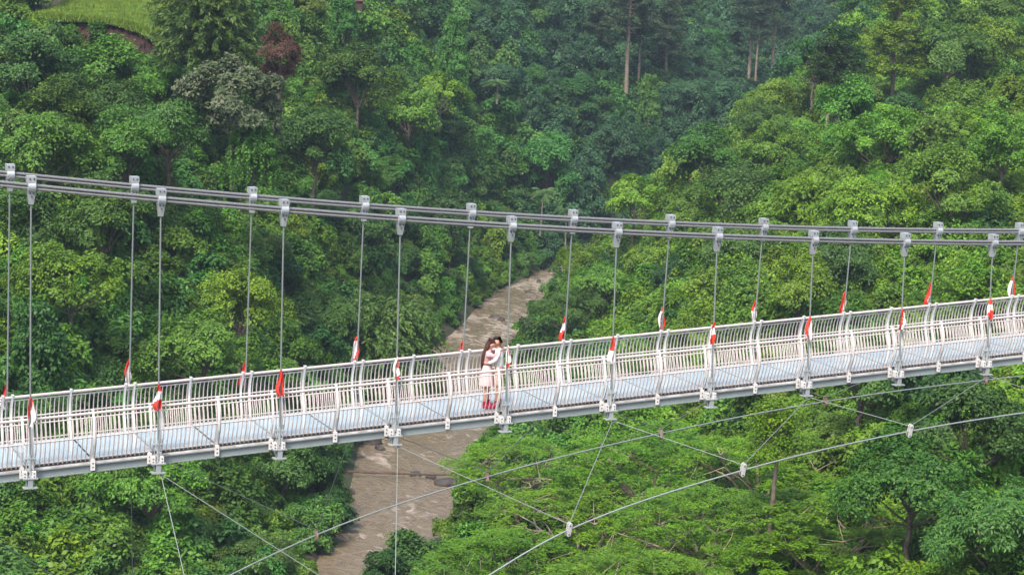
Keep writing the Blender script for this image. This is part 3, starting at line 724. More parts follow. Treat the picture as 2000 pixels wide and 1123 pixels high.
def person(loc, sc_, f, lean, joints_arm, foot, label, kind):
    """f: facing sign along local x"""
    V = [(0, 0, .93)]; E_ = []; R = [(.135, .105) if kind == 'm' else (.135, .11)]
    def P(x, y, z): return (x*f+lean*(z-.9)*f, y, z)
    wz = (.115, .095) if kind == 'm' else (.09, .08); ch = (.145, .105) if kind == 'm' else (.115, .095)
    wst = chain(V, E_, R, 0, [(P(0, 0, 1.07), wz)]); cst = chain(V, E_, R, wst, [(P(.01, 0, 1.27), ch)])
    nb = chain(V, E_, R, cst, [(P(.02, 0, 1.42), .07 if kind == 'm' else .055)])
    nk = chain(V, E_, R, nb, [(P(.04, 0, 1.49), .052 if kind == 'm' else .043)])
    hd = chain(V, E_, R, nk, [(P(.07, 0, 1.575), (.080, .092))])
    chain(V, E_, R, hd, [(P(.065, 0, 1.655), (.066, .078))])
    chain(V, E_, R, hd, [(P(.135, 0, 1.525), .036)])                       # chin
    chain(V, E_, R, hd, [(P(.160, 0, 1.575), .020), (P(.182, 0, 1.562), .012)])   # nose
    for sg in (-1, 1): chain(V, E_, R, hd, [(P(.05, sg*.083, 1.575), (.022, .010)), (P(.045, sg*.098, 1.58), (.018, .008))])
    sw = .175 if kind == 'm' else .15
    for sg in (-1, 1):
        sh = chain(V, E_, R, cst, [(P(0, sg*sw, 1.385), .058 if kind == 'm' else .048)])
        el, wr, hdv = joints_arm[sg]
        wv = chain(V, E_, R, sh, [(P(*[(a+b)/2 for a, b in zip((0, sg*sw, 1.385), el)]), .046 if kind == 'm' else .038), (P(*el), .038 if kind == 'm' else .032), (P(*wr), .026 if kind == 'm' else .022)])
        add_hand(V, E_, R, wv, (hdv[0]*f, hdv[1], hdv[2]), (0, -sg*1.0, 0.2))
        fx = foot[sg]
        hp = chain(V, E_, R, 0, [((0, sg*.085, .86), .095)])
        an = chain(V, E_, R, hp, [((fx*.5, sg*.09, .48), .058), ((fx*.7+.0, sg*.095, .32), .052), ((fx, sg*.10, .10), .036)])
        chain(V, E_, R, an, [((fx+.03*f, sg*.10, .045), .036), ((fx+.13*f, sg*.115, .035), (.040, .026)), ((fx+.19*f, sg*.12, .028), (.032, .018))])
    o = skin('person', V, E_, R, M['skin']); o.location = loc; o.rotation_euler = (0, 0, -YAW); o.scale = (sc_,)*3
    tag(o, label, 'person', 'couple embracing on the bridge')
    # eyes
    for sg in (-1, 1):
        e = MB(); c = P(.148, sg*.032, 1.590); e.tube([(c[0]-.006, c[1], c[2]), (c[0]+.006, c[1], c[2])], .011, 8); e.build('eye', M['eye'], o)
    # shoe covers: loose cloth bags gathered at the ankle
    for sg in (-1, 1):
        fx = foot[sg]; V2 = [(fx, sg*.10, .12)]; E2 = []; R2 = [.062]
        a = chain(V2, E2, R2, 0, [((fx+.02*f, sg*.10, .055), (.068, .062)), ((fx+.12*f, sg*.112, .048), (.064, .046)), ((fx+.21*f, sg*.12, .040), (.048, .034))])
        chain(V2, E2, R2, 0, [((fx, sg*.10, .17), .050), ((fx-.005, sg*.10, .20), .058)]); chain(V2, E2, R2, 1, [((fx-.06*f, sg*.10, .05), .048)])
        skin('shoe_cover', V2, E2, R2, M['cover'], o, 2)
    # top with sleeves
    V3 = [P(0, 0, 1.05 if kind == 'w' else .90)]; E3 = []; R3 = [(.125, .12) if kind == 'w' else (.165, .135)]
    c1 = chain(V3, E3, R3, 0, [(P(0, 0, 1.14), (.115, .10) if kind == 'w' else (.148, .125)), (P(.01, 0, 1.29), (.135, .115) if kind == 'w' else (.165, .125))])
    chain(V3, E3, R3, c1, [(P(.015, 0, 1.41), .088), (P(.035, 0, 1.468), .060)])
    for sg in (-1, 1):
        el, wr, hdv = joints_arm[sg]; w2 = [a+(b-a)*.9 for a, b in zip(el, wr)]
        chain(V3, E3, R3, c1, [(P(0, sg*sw, 1.385), .072 if kind == 'm' else .062), (P(*[(a+b)/2 for a, b in zip((0, sg*sw, 1.385), el)]), .064 if kind == 'm' else .056), (P(*el), .056 if kind == 'm' else .050), (P(*w2), .040)])
    skin('shirt' if kind == 'm' else 'sweater', V3, E3, R3, M['shirt'] if kind == 'm' else M['pink'], o, 2)
    if kind == 'm':
        V4 = [(0, 0, .96)]; E4 = []; R4 = [(.145, .12)]
        for sg in (-1, 1): chain(V4, E4, R4, 0, [((0, sg*.088, .84), .108), ((foot[sg]*.45, sg*.095, .62), .092), ((foot[sg]*.5, sg*.095, .50), .088)])
        skin('shorts', V4, E4, R4, M['shorts'], o, 2)
        V5 = [P(.045, 0, 1.625)]; E5 = []; R5 = [(.086, .092)]
        chain(V5, E5, R5, 0, [(P(.060, 0, 1.68), (.074, .078)), (P(.068, 0, 1.715), (.048, .052)), (P(.070, 0, 1.735), (.014, .014))]); chain(V5, E5, R5, 0, [(P(0.012, 0, 1.57), (.066, .072)), (P(0.008, 0, 1.52), (.045, .045)), (P(.01, 0, 1.495), (.018, .018))]); chain(V5, E5, R5, 1, [(P(.128, 0, 1.672), (.034, .05)), (P(.150, 0, 1.655), (.014, .025))])
        skin('hair', V5, E5, R5, M['hair_m'], o, 2)
    else:
        sk = MB(); n_ = 28; vs = []
        for (z, r_) in ((1.08, .118), (.98, .150), (.86, .170), (.72, .190), (.60, .215), (.58, .213)):
            for q in range(n_):
                a = 2*PI*q/n_; rr_ = r_*(1+.05*math.sin(a*9)*(1.08-z)*2); vs.append((P(0, 0, z)[0]*.5+math.cos(a)*rr_*.88, math.sin(a)*rr_, z))
        sk.add(vs, [(k*n_+q, k*n_+(q+1) % n_, (k+1)*n_+(q+1) % n_, (k+1)*n_+q) for k in range(5) for q in range(n_)], 0, True)
        sk.build('skirt', M['palepink'], o)
        V5 = [P(.035, 0, 1.63)]; E5 = []; R5 = [(.090, .094)]
        chain(V5, E5, R5, 0, [(P(.058, 0, 1.685), (.074, .078)), (P(.064, 0, 1.718), (.046, .05)), (P(.066, 0, 1.738), (.014, .014))]); chain(V5, E5, R5, 1, [(P(.120, 0, 1.665), (.034, .055)), (P(.142, 0, 1.64), (.014, .03))])
        chain(V5, E5, R5, 0, [(P(-.03, 0, 1.54), (.10, .075)), (P(-.085, 0, 1.40), (.105, .062)), (P(-.125, 0, 1.22), (.10, .055)), (P(-.135, 0, 1.06), (.085, .045)), (P(-.125, 0, .97), (.05, .028)), (P(-.12, 0, .93), (.02, .015))])
        skin('hair', V5, E5, R5, M['hair_w'], o, 2)
    return o
DK = .126
pm = unY(969, 795, 0.02); zd = ZR(pm[0])+DK
pm = unZ(971, 794, zd); pw = unZ(948, 796, ZR(pm[0]-.2)+DK)
pw[1] = pm[1]+.10*0 + (pw[1]-pm[1])*1.0
person((pm[0], pm[1], ZR(pm[0])+DK), .935, -1, .02,
       {-1: ((.10, -.25, 1.17), (.27, -.17, 1.09), (.9, .6, .0)), 1: ((.10, .25, 1.16), (.27, .18, 1.16), (.9, -.6, 0))}, {-1: -.03, 1: .05},
       'man in white long-sleeved shirt and beige shorts hugging the long-haired woman', 'm')
person((pw[0], pw[1], ZR(pw[0])+DK), .91, 1, .03,
       {-1: ((.15, -.20, 1.33), (.27, -.14, 1.46), (.7, .7, .3)), 1: ((.15, .20, 1.36), (.27, .13, 1.49), (.7, -.6, .2))}, {-1: -.02, 1: .05},
       'woman with very long brown hair in pink sweater and pale pink skirt hugging the man', 'w')

# ------------------------------------------------------------------ river side: rocks and the pipe over the water
def boulder(px, py, wpx, hpx, seed, label, D=None):
    p = unZ(px, py, WATER); sc_ = F/((p-CAM)@RM[2]); rx, rz = wpx/sc_/2, hpx/sc_
    bm = bmesh.new(); bmesh.ops.create_icosphere(bm, subdivisions=4, radius=1.0); rng = np.random.default_rng(seed)
    ks = rng.normal(size=(9, 3))*np.array([1.4, 1.4, 1.8])*np.linspace(1, 3.2, 9)[:, None]; phs = rng.random(9)*6
    for v in bm.verts:
        c = np.array(v.co); d = 1+sum((.16/(1+.45*k))*math.sin(ks[k]@c+phs[k]) for k in range(9))
        zz = c[2]*d; v.co = (c[0]*rx*d, c[1]*rx*.75*d, max(zz*rz if zz > 0 else zz*rz*.6, -rz*.5)-.02)
    me = bpy.data.meshes.new('boulder'); bm.to_mesh(me); bm.free(); me.materials.append(M['rock'])
    for pl in me.polygons: pl.use_smooth = True
    o = link('boulder', me, loc=tuple(p)); o.rotation_euler = (0, 0, -YAW); tag(o, label, 'boulder', 'boulders lying in the river'); return o
boulder(885, 945, 58, 11, 1, 'dark flat boulder at the right bank just below the rusty pipe')
boulder(812, 929, 26, 9, 2, 'left dark rock directly beneath the rusty pipe in mid river')
boulder(843, 933, 18, 9, 3, 'right dark rock directly beneath the rusty pipe in mid river')
boulder(944, 884, 40, 12, 4, 'grey slab of rock half hidden by the umbrella tree tip below the deck')
boulder(980, 626, 16, 8, 5, 'small dark rock in the rapids above and right of the couple')
boulder(966, 620, 20, 6, 6, 'low dark rock in the rapids directly above the couple')
boulder(722, 866, 44, 26, 7, 'brown rock mass on the left bank just under the deck')
boulder(742, 878, 20, 9, 8, 'small dark stone beside the brown rock mass under the deck')
boulder(684, 965, 14, 14, 9, 'dark rock under the leaves of the left bank, below the pipe')
boulder(668, 988, 18, 12, 10, 'dark wet stone at the left water edge, lowest on that bank')
boulder(1052, 552, 10, 6, 11, 'tiny dark rock at the far bend of the river')
boulder(1032, 572, 12, 5, 12, 'grey rock on the left edge near the far river bend')
a_ = unZ(686, 921, WATER+.5); b_ = unZ(925, 928, WATER+.6); pb = MB()
a_ = a_+(a_-b_)*.06; b_ = b_+(b_-a_)*.12
pb.tube([a_, a_*.7+b_*.3+np.array([0, 0, -.05]), a_*.3+b_*.7+np.array([0, 0, -.04]), b_], .085, 8)
pb.tube([a_+np.array([0, 0, .16]), a_*.5+b_*.5+np.array([0, 0, .02]), b_+np.array([0, 0, .15])], .02, 5)
tag(pb.build('pipe', M['log']), 'rusty brown pipe lying straight across the muddy river', 'pipe')

# ------------------------------------------------------------------ grassy clearing, soil bank, hut (top left)
def at_px(px, py, D0=None, lift=0.0):
    """first hit of the view ray with the ground"""
    ts = np.arange(90, 700, 1.0); P = np.array([unD(px, py, t) for t in ts]); g_ = ground(P)+lift
    k = np.argmax(P[:, 2] < g_); return P[k] if (P[:, 2] < g_).any() else unD(px, py, D0 or 300)
bankpts = [(150, 68, 28), (190, 68, 26), (235, 74, 25), (275, 88, 27), (302, 106, 30)]
sb = MB(); top = []; bot = []
for px, yb, hp in bankpts:
    p = unD(px, yb, 233); top.append(p+np.array([0, 0, hp/16.8])+FWD*1.5); bot.append(p+np.array([0, 0, -.9])-FWD*.6)
rg = np.random.default_rng(9); NU, NV = 40, 10; V = []
for b2 in range(NV+1):
    for a2_ in range(NU+1):
        u = a2_/NU*(len(top)-1); k = min(int(u), len(top)-2); h = u-k
        p = (top[k]*(1-h)+top[k+1]*h)*(1-b2/NV)+(bot[k]*(1-h)+bot[k+1]*h)*(b2/NV); V.append(p+rg.normal(size=3)*.12)
sb.add(V, [(b2*(NU+1)+a2_, b2*(NU+1)+a2_+1, (b2+1)*(NU+1)+a2_+1, (b2+1)*(NU+1)+a2_) for b2 in range(NV) for a2_ in range(NU)], 0, True)
soil = mat('red_soil', (0.060, 0.026, 0.021), 0.95, col2=(0.030, 0.014, 0.012), vscale=0.9, bump=.8, bscale=3)
tag(sb.build('soil_bank', soil), kind='structure')
# meadow sheet behind the lip of the bank
NU, NV = 34, 14; V = []
for b2 in range(NV+1):
    for a2_ in range(NU+1):
        u = -1.9+a2_/NU*(len(top)-1+2.3); k = int(np.clip(int(math.floor(u)), 0, len(top)-2)); h = u-k
        e0 = top[k]*(1-h)+top[k+1]*h; V.append(e0+FWD*(b2*2.6)+np.array([0, 0, b2*.27+.25*math.sin(a2_*.7+b2)*min(1, b2/3)]))
gs = MB(); gs.add(V, [(b2*(NU+1)+a2_, b2*(NU+1)+a2_+1, (b2+1)*(NU+1)+a2_+1, (b2+1)*(NU+1)+a2_) for b2 in range(NV) for a2_ in range(NU)], 0, True)
mead = mat('meadow_ground', (0.20, 0.31, 0.045), 0.95, col2=(0.12, 0.20, 0.03), vscale=.5)
tag(gs.build('meadow_ground', mead), kind='structure')
MEAD = np.array(V)
def in_clearing(P):
    q = proj(P); rel = np.atleast_2d(P)[:, :2]-CAM[:2]; D = rel@FWD[:2]
    return (q[:, 0] > 58) & (q[:, 0] < 322) & (D > 232.5) & (D < 266)

def scatter(name, pts, rotz, scl, protos, idx, label=None, cat=None):
    me = bpy.data.meshes.new(name); me.vertices.add(len(pts)); me.vertices.foreach_set('co', np.asarray(pts, np.float32).reshape(-1))
    a = me.attributes.new('rot', 'FLOAT_VECTOR', 'POINT'); a.data.foreach_set('vector', np.asarray(rotz, np.float32).reshape(-1))
    a = me.attributes.new('scl', 'FLOAT_VECTOR', 'POINT'); a.data.foreach_set('vector', np.asarray(scl, np.float32).reshape(-1))
    a = me.attributes.new('pick', 'INT', 'POINT'); a.data.foreach_set('value', np.asarray(idx, np.int32))
    me.update(); o = link(name, me)
    c = bpy.data.collections.new(name+'_plants')
    for p in protos: c.objects.link(p)
    ng = bpy.data.node_groups.new(name, 'GeometryNodeTree')
    ng.interface.new_socket('Geometry', in_out='INPUT', socket_type='NodeSocketGeometry'); ng.interface.new_socket('Geometry', in_out='OUTPUT', socket_type='NodeSocketGeometry')
    gi = ng.nodes.new('NodeGroupInput'); go = ng.nodes.new('NodeGroupOutput'); ip = ng.nodes.new('GeometryNodeInstanceOnPoints'); ci = ng.nodes.new('GeometryNodeCollectionInfo')
    ci.inputs['Collection'].default_value = c; ci.inputs['Separate Children'].default_value = True; ci.inputs['Reset Children'].default_value = True
    def na(nm, dt):
        q = ng.nodes.new('GeometryNodeInputNamedAttribute'); q.data_type = dt; q.inputs['Name'].default_value = nm; return q.outputs['Attribute']
    ng.links.new(gi.outputs[0], ip.inputs['Points']); ng.links.new(ci.outputs[0], ip.inputs['Instance']); ip.inputs['Pick Instance'].default_value = True
    ng.links.new(na('pick', 'INT'), ip.inputs['Instance Index']); ng.links.new(na('rot', 'FLOAT_VECTOR'), ip.inputs['Rotation']); ng.links.new(na('scl', 'FLOAT_VECTOR'), ip.inputs['Scale'])
    ng.links.new(ip.outputs[0], go.inputs[0]); md = o.modifiers.new('scatter', 'NODES'); md.node_group = ng
    return tag(o, label, cat, kind='stuff')
def loose(name, me): return bpy.data.objects.new(name, me)   # a plant used only by the scatter

# grass tufts of the meadow
rg = np.random.default_rng(21); M['grass'] = leafmat('meadow_grass', (0.12, 0.22, 0.022), (0.20, 0.32, 0.04), (0.30, 0.40, 0.07), hue=.015, valr=.2)
def tuft(seed, n_=60, r=.5, hgt=.5):
    r_ = np.random.default_rng(seed); p = np.c_[r_.normal(size=(n_, 2))*r*.5, np.zeros(n_)]; d = nrm(np.c_[r_.normal(size=(n_, 2))*.5, np.ones(n_)]); s = np.cross(d, nrm(r_.normal(size=(n_, 3))))*.03
    L = hgt*(.5+.8*r_.random(n_))[:, None]; return quads_mesh('tuft', np.stack([p-s, p+s, p+d*L+s*.3, p+d*L-s*.3], 1), M['grass'], r_.random(n_))
k = rg.integers(0, (NV)*(NU+1)-2, 5200); pts = MEAD[k]*(1-(t_ := rg.random((5200, 1))))+MEAD[k+1]*t_+rg.normal(size=(5200, 3))*np.array([.4, .4, .02])
kk = (k % (NU+1)) < NU; pts = pts[kk]
pts = pts + np.array([0, 0, .0])
u_ = rg.random(1500)*1.0*(NU+1); i_ = np.clip(u_.astype(int), 0, NU-1); lip = MEAD[i_]*(1-(u_-i_))[:, None]+MEAD[i_+1]*(u_-i_)[:, None]+rg.normal(size=(1500, 3))*np.array([.25, .25, .10])-FWD*.25-np.array([0, 0, .12])
pts = np.concatenate([pts, lip])
scatter('meadow_grass', pts, np.c_[np.zeros((len(pts), 2)), rg.random(len(pts))*6.28], (.8+.7*rg.random((len(pts), 1)))*np.ones((1, 3)), [loose('tuft', tuft(s)) for s in (1, 2, 3)], rg.integers(0, 3, len(pts)))

# ------------------------------------------------------------------ undergrowth: vine covered thicket over all the slopes
def bush(seed, leaf, rx=1.8, rz=1.5, ncl=11, L=.27, W=.15, per=26, sub=14, droop=.4):
    rng = np.random.default_rng(seed); C, R = shell_clumps(ncl, rx, rz, .6, .55, .95, rng, -.1, .5)
    C2, R2 = sub_clumps(C, R, sub, .2, .50, rng); q = leaves(C2, R2, per, L, W, rng, droop=droop, lo=-.5, dirs=nrm(C2-np.array([0, 0, -.3])))
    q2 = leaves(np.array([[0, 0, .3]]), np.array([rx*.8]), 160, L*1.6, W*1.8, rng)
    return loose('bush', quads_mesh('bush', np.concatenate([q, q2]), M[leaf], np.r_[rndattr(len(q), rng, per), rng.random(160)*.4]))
bushes = [bush(1, 'leafA'), bush(2, 'leafB'), bush(3, 'leafC'), bush(4, 'leafA', rz=2.3), bush(5, 'leafB', rz=2.5, droop=.9), bush(6, 'leafD'), bush(7, 'leafC', rz=2.0), bush(8, 'leafHaze', rz=2.2), bush(9, 'leafHaze', rz=1.5, droop=.8)]
rg = np.random.default_rng(33); pts = []
D = 96.0
while D < 640:
    st = 1.9 if D < 200 else (2.2 if D < 330 else 3.0)
    Lr = np.arange(-D*.29-6, D*.29+6, st); a = np.stack([np.full(len(Lr), D)+rg.uniform(-.5, .5, len(Lr))*st, Lr+rg.uniform(-.5, .5, len(Lr))*st], 1)
    pts.append(CAM[None, :2]+a[:, :1]*FWD[None, :2]+a[:, 1:]*RGT[None, :2]); D += st
P2 = np.concatenate(pts); z = ground(P2); P3 = np.c_[P2, z]; d = river_dist(P2)
keep = (d > 0.25) & ~in_clearing(P3) & ~hidden(P3+np.array([0, 0, 4.0]), 0.0)
P3 = P3[keep]; d = d[keep]
q = proj(P3+np.array([0, 0, 1.5])); rel = P3[:, :2]-CAM[:2]; D = rel@FWD[:2]
# leave the open meadow and soil bank free of thicket in front of them
keep = ~((q[:, 0] > 140) & (q[:, 0] < 305) & (q[:, 1] > -20) & (q[:, 1] < np.interp(q[:, 0], [150, 235, 275, 302], [58, 64, 80, 98])) & (D > 195))
P3 = P3[keep]; q = q[keep]; D = D[keep]; d = d[keep]
def tone(px, py, D, rng):
    """share of light, mid, blue and dark foliage by place"""
    n_ = len(px); r_ = rng.random(n_)
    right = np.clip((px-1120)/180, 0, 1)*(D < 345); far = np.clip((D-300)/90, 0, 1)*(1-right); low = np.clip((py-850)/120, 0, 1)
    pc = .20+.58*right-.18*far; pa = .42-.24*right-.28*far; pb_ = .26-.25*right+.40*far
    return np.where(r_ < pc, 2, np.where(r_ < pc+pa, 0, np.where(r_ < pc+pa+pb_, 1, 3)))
# neighbouring plants share a kind: pick the tone with smooth noise so that patches form
pn = np.clip(.5+.22*lump(P3[:, :2]*1.0+37)+rg.normal(size=len(P3))*.16, 0, .999)
class _R:
    def __init__(s, a): s.a = a
    def random(s, n_): return s.a
tn = tone(q[:, 0], q[:, 1], D, _R(pn))
opt = {0: (0, 3), 1: (1, 4), 2: (2, 6), 3: (5, 5)}; idx = np.array([opt[int(t)][int(rg.random() < .4)] for t in tn])
idx = np.where((D > 338) & ((q[:, 0] > 1000) | (D > 380)) & (rg.random(len(D)) < .8), 7+(rg.random(len(D)) < .5), idx)  # far thicket mostly takes the bushes with haze blue in their leaf colour
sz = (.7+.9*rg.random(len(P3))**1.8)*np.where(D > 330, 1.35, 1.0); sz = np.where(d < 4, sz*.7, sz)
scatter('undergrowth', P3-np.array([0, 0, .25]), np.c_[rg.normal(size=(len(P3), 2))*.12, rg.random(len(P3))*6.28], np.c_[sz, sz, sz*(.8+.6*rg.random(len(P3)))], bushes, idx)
print('undergrowth', len(P3))

# ------------------------------------------------------------------ trees
protos = {
 'A1': broadleaf(11, 'leafA'), 'A2': broadleaf(12, 'leafA', rx=3.6, rz=3.6, zc=5.6, ncl=22), 'A3': broadleaf(13, 'leafB', rx=4.0, rz=3.0, ncl=22, L=.38, W=.13, droop=.7),
 'B1': broadleaf(14, 'leafB', rx=3.4, rz=4.2, zc=5.8, ncl=24), 'C1': broadleaf(15, 'leafC', rx=4.2, rz=2.8, zc=4.6, L=.32, W=.18), 'C2': broadleaf(16, 'leafC', rx=3.4, rz=3.3, zc=5.0, ncl=22, L=.28, W=.15),
 'D1': broadleaf(17, 'leafD', rx=4.2, rz=3.6, zc=5.4, ncl=22), 'E1': broadleaf(18, 'leafOlv', rx=4.4, rz=2.6, zc=5.4, ncl=18, flat=.35, L=.30, W=.13),
 'B2': broadleaf(61, 'leafHaze', rx=3.6, rz=3.8, zc=5.4, ncl=24), 'B3': broadleaf(62, 'leafHaze', rx=4.2, rz=2.9, zc=4.8, L=.36, W=.14, droop=.7), 'V4': vine_tower(63, 'leafHaze', 8.0, 2.6), 'V1': vine_tower(21, 'leafB'), 'V2': vine_tower(22, 'leafA', 7.0, 3.0), 'V3': vine_tower(23, 'leafC', 6.0, 2.6), 'F1': feathery(24, 'leafC', 3.4, 7.0, 170)}
DESC = {'A': 'round green broadleaf tree', 'B': 'tall bushy blue-green tree', 'C': 'bright yellow-green leafy tree', 'D': 'dark green dense tree', 'E': 'olive green layered tree', 'V': 'green tree draped in vines', 'F': 'feathery light green tree'}
NAME = {'A': 'broadleaf_tree', 'B': 'broadleaf_tree', 'C': 'broadleaf_tree', 'D': 'broadleaf_tree', 'E': 'broadleaf_tree', 'V': 'vine_covered_tree', 'F': 'feathery_tree'}
used = set(); TREES = []
def put(kind, P, rz, s, sz=None, lab=None, cat='tree', grp=None):
    o = protos[kind]
    if kind in used: o = dup(o)
    used.add(kind); o.location = tuple(P); o.rotation_euler = (0, 0, rz); o.scale = (s, s, s*(sz or 1))
    if 'label' in o: del o['label']
    if 'group' in o: del o['group']
    o['category'] = cat
    if lab: o['label'] = lab
    if grp: o['group'] = grp
    return o
# --- trees one can single out
HERO = []
def hero(kind, px, py, D, s, lab, rz=0.0, sz=None, base=None, grp=None, fixed=None):
    """base of the tree on the ground straight below/at the given pixel and distance"""
    p = unD(px, py, D); z0 = ground(p[None])[0] if base is None else base
    if fixed is not None: z0 = p[2]-fixed
    HERO.append((p[0], p[1], 3.2*s)); return put(kind, (p[0], p[1], z0), rz, s, sz, lab, grp=grp)
protos['alb1'] = albizia(31, nt=135, bark='bark_alb'); protos['alb2'] = albizia(32, r=7.0, h=10.0, nt=105, bark='bark_alb'); protos['alb3'] = albizia(33, r=6.4, h=10.5, nt=88, bark='bark_alb')
AG = 'umbrella trees below the bridge'
for kind, px, py, D, s, rz, fx, lab in [
    ('alb1', 1290, 850, 146, 1.0, .3, 10.6, 'widest flat-topped umbrella tree, under the deck between sixth and seventh near hangers'),
    ('alb2', 1030, 870, 160, .95, 1.7, 9.6, 'umbrella tree reaching over the river, just right of the couple and below the deck'),
    ('alb3', 1500, 850, 140, 1.0, 3.1, 10.0, 'umbrella tree behind the wind cable clamp below the eighth near hanger'),
    ('alb2', 1140, 960, 138, 1.0, 4.0, 9.8, 'umbrella tree around the lower left white clamp of the near wind cable'),
    ('alb1', 1400, 990, 124, .92, 5.1, 10.0, 'umbrella tree with bare forked limbs at the bottom edge, right of centre'),
    ('alb3', 1620, 970, 122, .95, 2.2, 10.0, 'umbrella tree beside the pale bare trunk at lower right'),
    ('alb3', 1010, 1060, 130, .95, .9, 9.8, 'umbrella tree at the bottom edge where the near wind cable leaves the picture'),
    ('alb2', 1260, 1110, 112, .9, 2.9, 9.0, 'lowest umbrella tree at the bottom edge below the lower left clamp')]:
    hero(kind, px, py, D, s, lab, rz, fixed=fx*s, grp=AG)
protos['olv'] = feathery(41, 'leafOlv', 6.8, 10.5, 900, L=.42, W=.10, zc=.10, name='spreading_tree', step=.2, per=5, arch=.4)
hero('olv', 735, 690, 226, 1.15, 'huge spreading olive green tree beside the river, behind the third and fourth near hangers')
protos['bam'] = feathery(42, 'leafOlv', 5.6, 11.5, 560, L=.55, W=.08, zc=.10, name='weeping_tree', arch=1.3)
hero('bam', 405, 130, 226, 1.0, 'tall drooping feathery tree beside the grassy clearing at top left', fixed=1.0)
protos['gry'] = broadleaf(43, 'leafGrey', rx=5.0, rz=4.8, zc=7.0, ncl=26, cr=(1.0, 1.7), L=.42, W=.22, bark='bark_grey', lo=-.6)
hero('gry', 455, 260, 206, 1.0, 'grey-leaved tree with open crown below the red-brown bush, upper left', fixed=4.4)
for a, b, s_, r_, k_ in [(140, 74, .78, 1, 'A2'), (182, 70, .7, 3, 'A1'), (222, 80, .75, 5, 'B1'), (262, 92, .72, 2, 'A1'), (296, 112, .8, 4, 'A2'), (92, 56, .62, 2, 'B1')]:
    hero(k_, a, b+9.7*s_*17+16, 229, s_, '%s tree crown just below the red soil bank, top left' % {140: 'leftmost green', 182: 'second green', 222: 'bushy middle', 262: 'fourth green', 296: 'rightmost green', 92: 'upper bushy'}[a], r_, fixed=0, grp='trees edging the clearing')
hero('V2', 489, 345, 203, .85, 'vine-draped column beside the trunk of the grey-leaved tree', 1, fixed=0)
protos['dead'] = broadleaf(44, 'leafDead', rx=1.6, rz=2.9, zc=2.6, ncl=18, cr=(.6, .9), L=.24, W=.05, per=50, lo=-.9)
hero('dead', 545, 190, 212, 1.15, 'dead red-brown bush above the grey-leaved tree', fixed=-.2)
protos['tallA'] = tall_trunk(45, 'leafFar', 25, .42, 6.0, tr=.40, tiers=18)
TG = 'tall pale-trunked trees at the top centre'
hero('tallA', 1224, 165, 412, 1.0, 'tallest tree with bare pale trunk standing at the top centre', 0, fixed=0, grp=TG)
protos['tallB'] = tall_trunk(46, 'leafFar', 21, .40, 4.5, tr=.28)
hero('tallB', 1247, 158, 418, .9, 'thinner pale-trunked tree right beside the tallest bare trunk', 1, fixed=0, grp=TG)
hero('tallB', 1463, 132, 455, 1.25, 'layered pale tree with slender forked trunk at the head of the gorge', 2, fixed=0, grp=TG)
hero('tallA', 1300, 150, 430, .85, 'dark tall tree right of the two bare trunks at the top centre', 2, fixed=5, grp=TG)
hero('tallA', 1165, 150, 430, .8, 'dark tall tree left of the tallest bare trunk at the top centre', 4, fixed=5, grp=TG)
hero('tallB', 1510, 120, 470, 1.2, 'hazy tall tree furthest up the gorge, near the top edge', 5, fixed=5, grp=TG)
hero('tallB', 1476, 145, 452, .8, 'slim pale stem just right of the layered tree at the gorge head', 4, fixed=0, grp=TG)
protos['rgtA'] = tall_trunk(47, 'leafD', 13.5, .52, 4.2, tr=.30, L=.42, W=.22)
hero('rgtA', 1635, 230, 292, .95, 'tree with pinkish pale trunk on the right ridge, right one of two', 0, fixed=0)
hero('rgtA', 1613, 252, 288, .9, 'tree with thin grey trunk on the right ridge, left one of two', 2.5, fixed=0)
protos['tier'] = tall_trunk(48, 'leafC', 16, .18, 4.6, tr=.28, bark='bark', L=.42, W=.2, tiers=14)
hero('tier', 1742, 190, 300, 1.05, 'tall tiered tree rising above the right ridge at the top edge', .4, fixed=0)
protos['pole'] = tall_trunk(49, 'leafAlb', 7.5, .50, 2.2, tr=.17, tiers=6, bark='bark_pale', L=.3, W=.12)
hero('pole', 1507, 996, 121, .85, 'pale bare trunk standing upright among the umbrella trees at lower right', 0, fixed=0)
protos['palm'] = palm(50)
PG = 'palms on the far slope'
hero('palm', 1058, 400, 300, 1.0, 'palm with spreading pale fronds above the cables, left one of two', 0, fixed=3.2, grp=PG)
hero('palm', 1107, 430, 290, .85, 'small palm right on the cable line at centre', 2, fixed=3, grp=PG)
hero('palm', 972, 172, 356, 1.2, 'greyish palm crown high up right of the vine-covered tower tree', 1, .5, fixed=2.0, grp=PG)
hero('palm', 1268, 190, 398, 1.0, 'faint palm at the foot of the thinner pale trunk', 3, fixed=3, grp=PG)
protos['tow'] = vine_tower(51, 'leafB', 9.5, 2.1)
hero('tow', 885, 150, 322, 1.0, 'column of hanging vines shaped like a tower, upper centre', fixed=0)
hero('tow', 672, 40, 285, .8, 'dark slender vine column beside the little hut at the top edge', fixed=2)
hero('tow', 1266, 235, 385, .9, 'vine-wrapped stump shaped like a cone at upper centre right', fixed=0)
protos['rb1'] = broadleaf(52, 'leafD', rx=2.3, rz=3.4, zc=4.2, ncl=18, cr=(.8, 1.2), L=.34)
hero('rb1', 800, 1110, 150, 1.05, 'dark tree standing in front of the river at the bottom edge', fixed=5.5)
hero('rb1', 762, 1130, 146, .7, 'smaller dark tree at the very bottom, left edge of the right bank', 2, fixed=3.2)
BIG = []
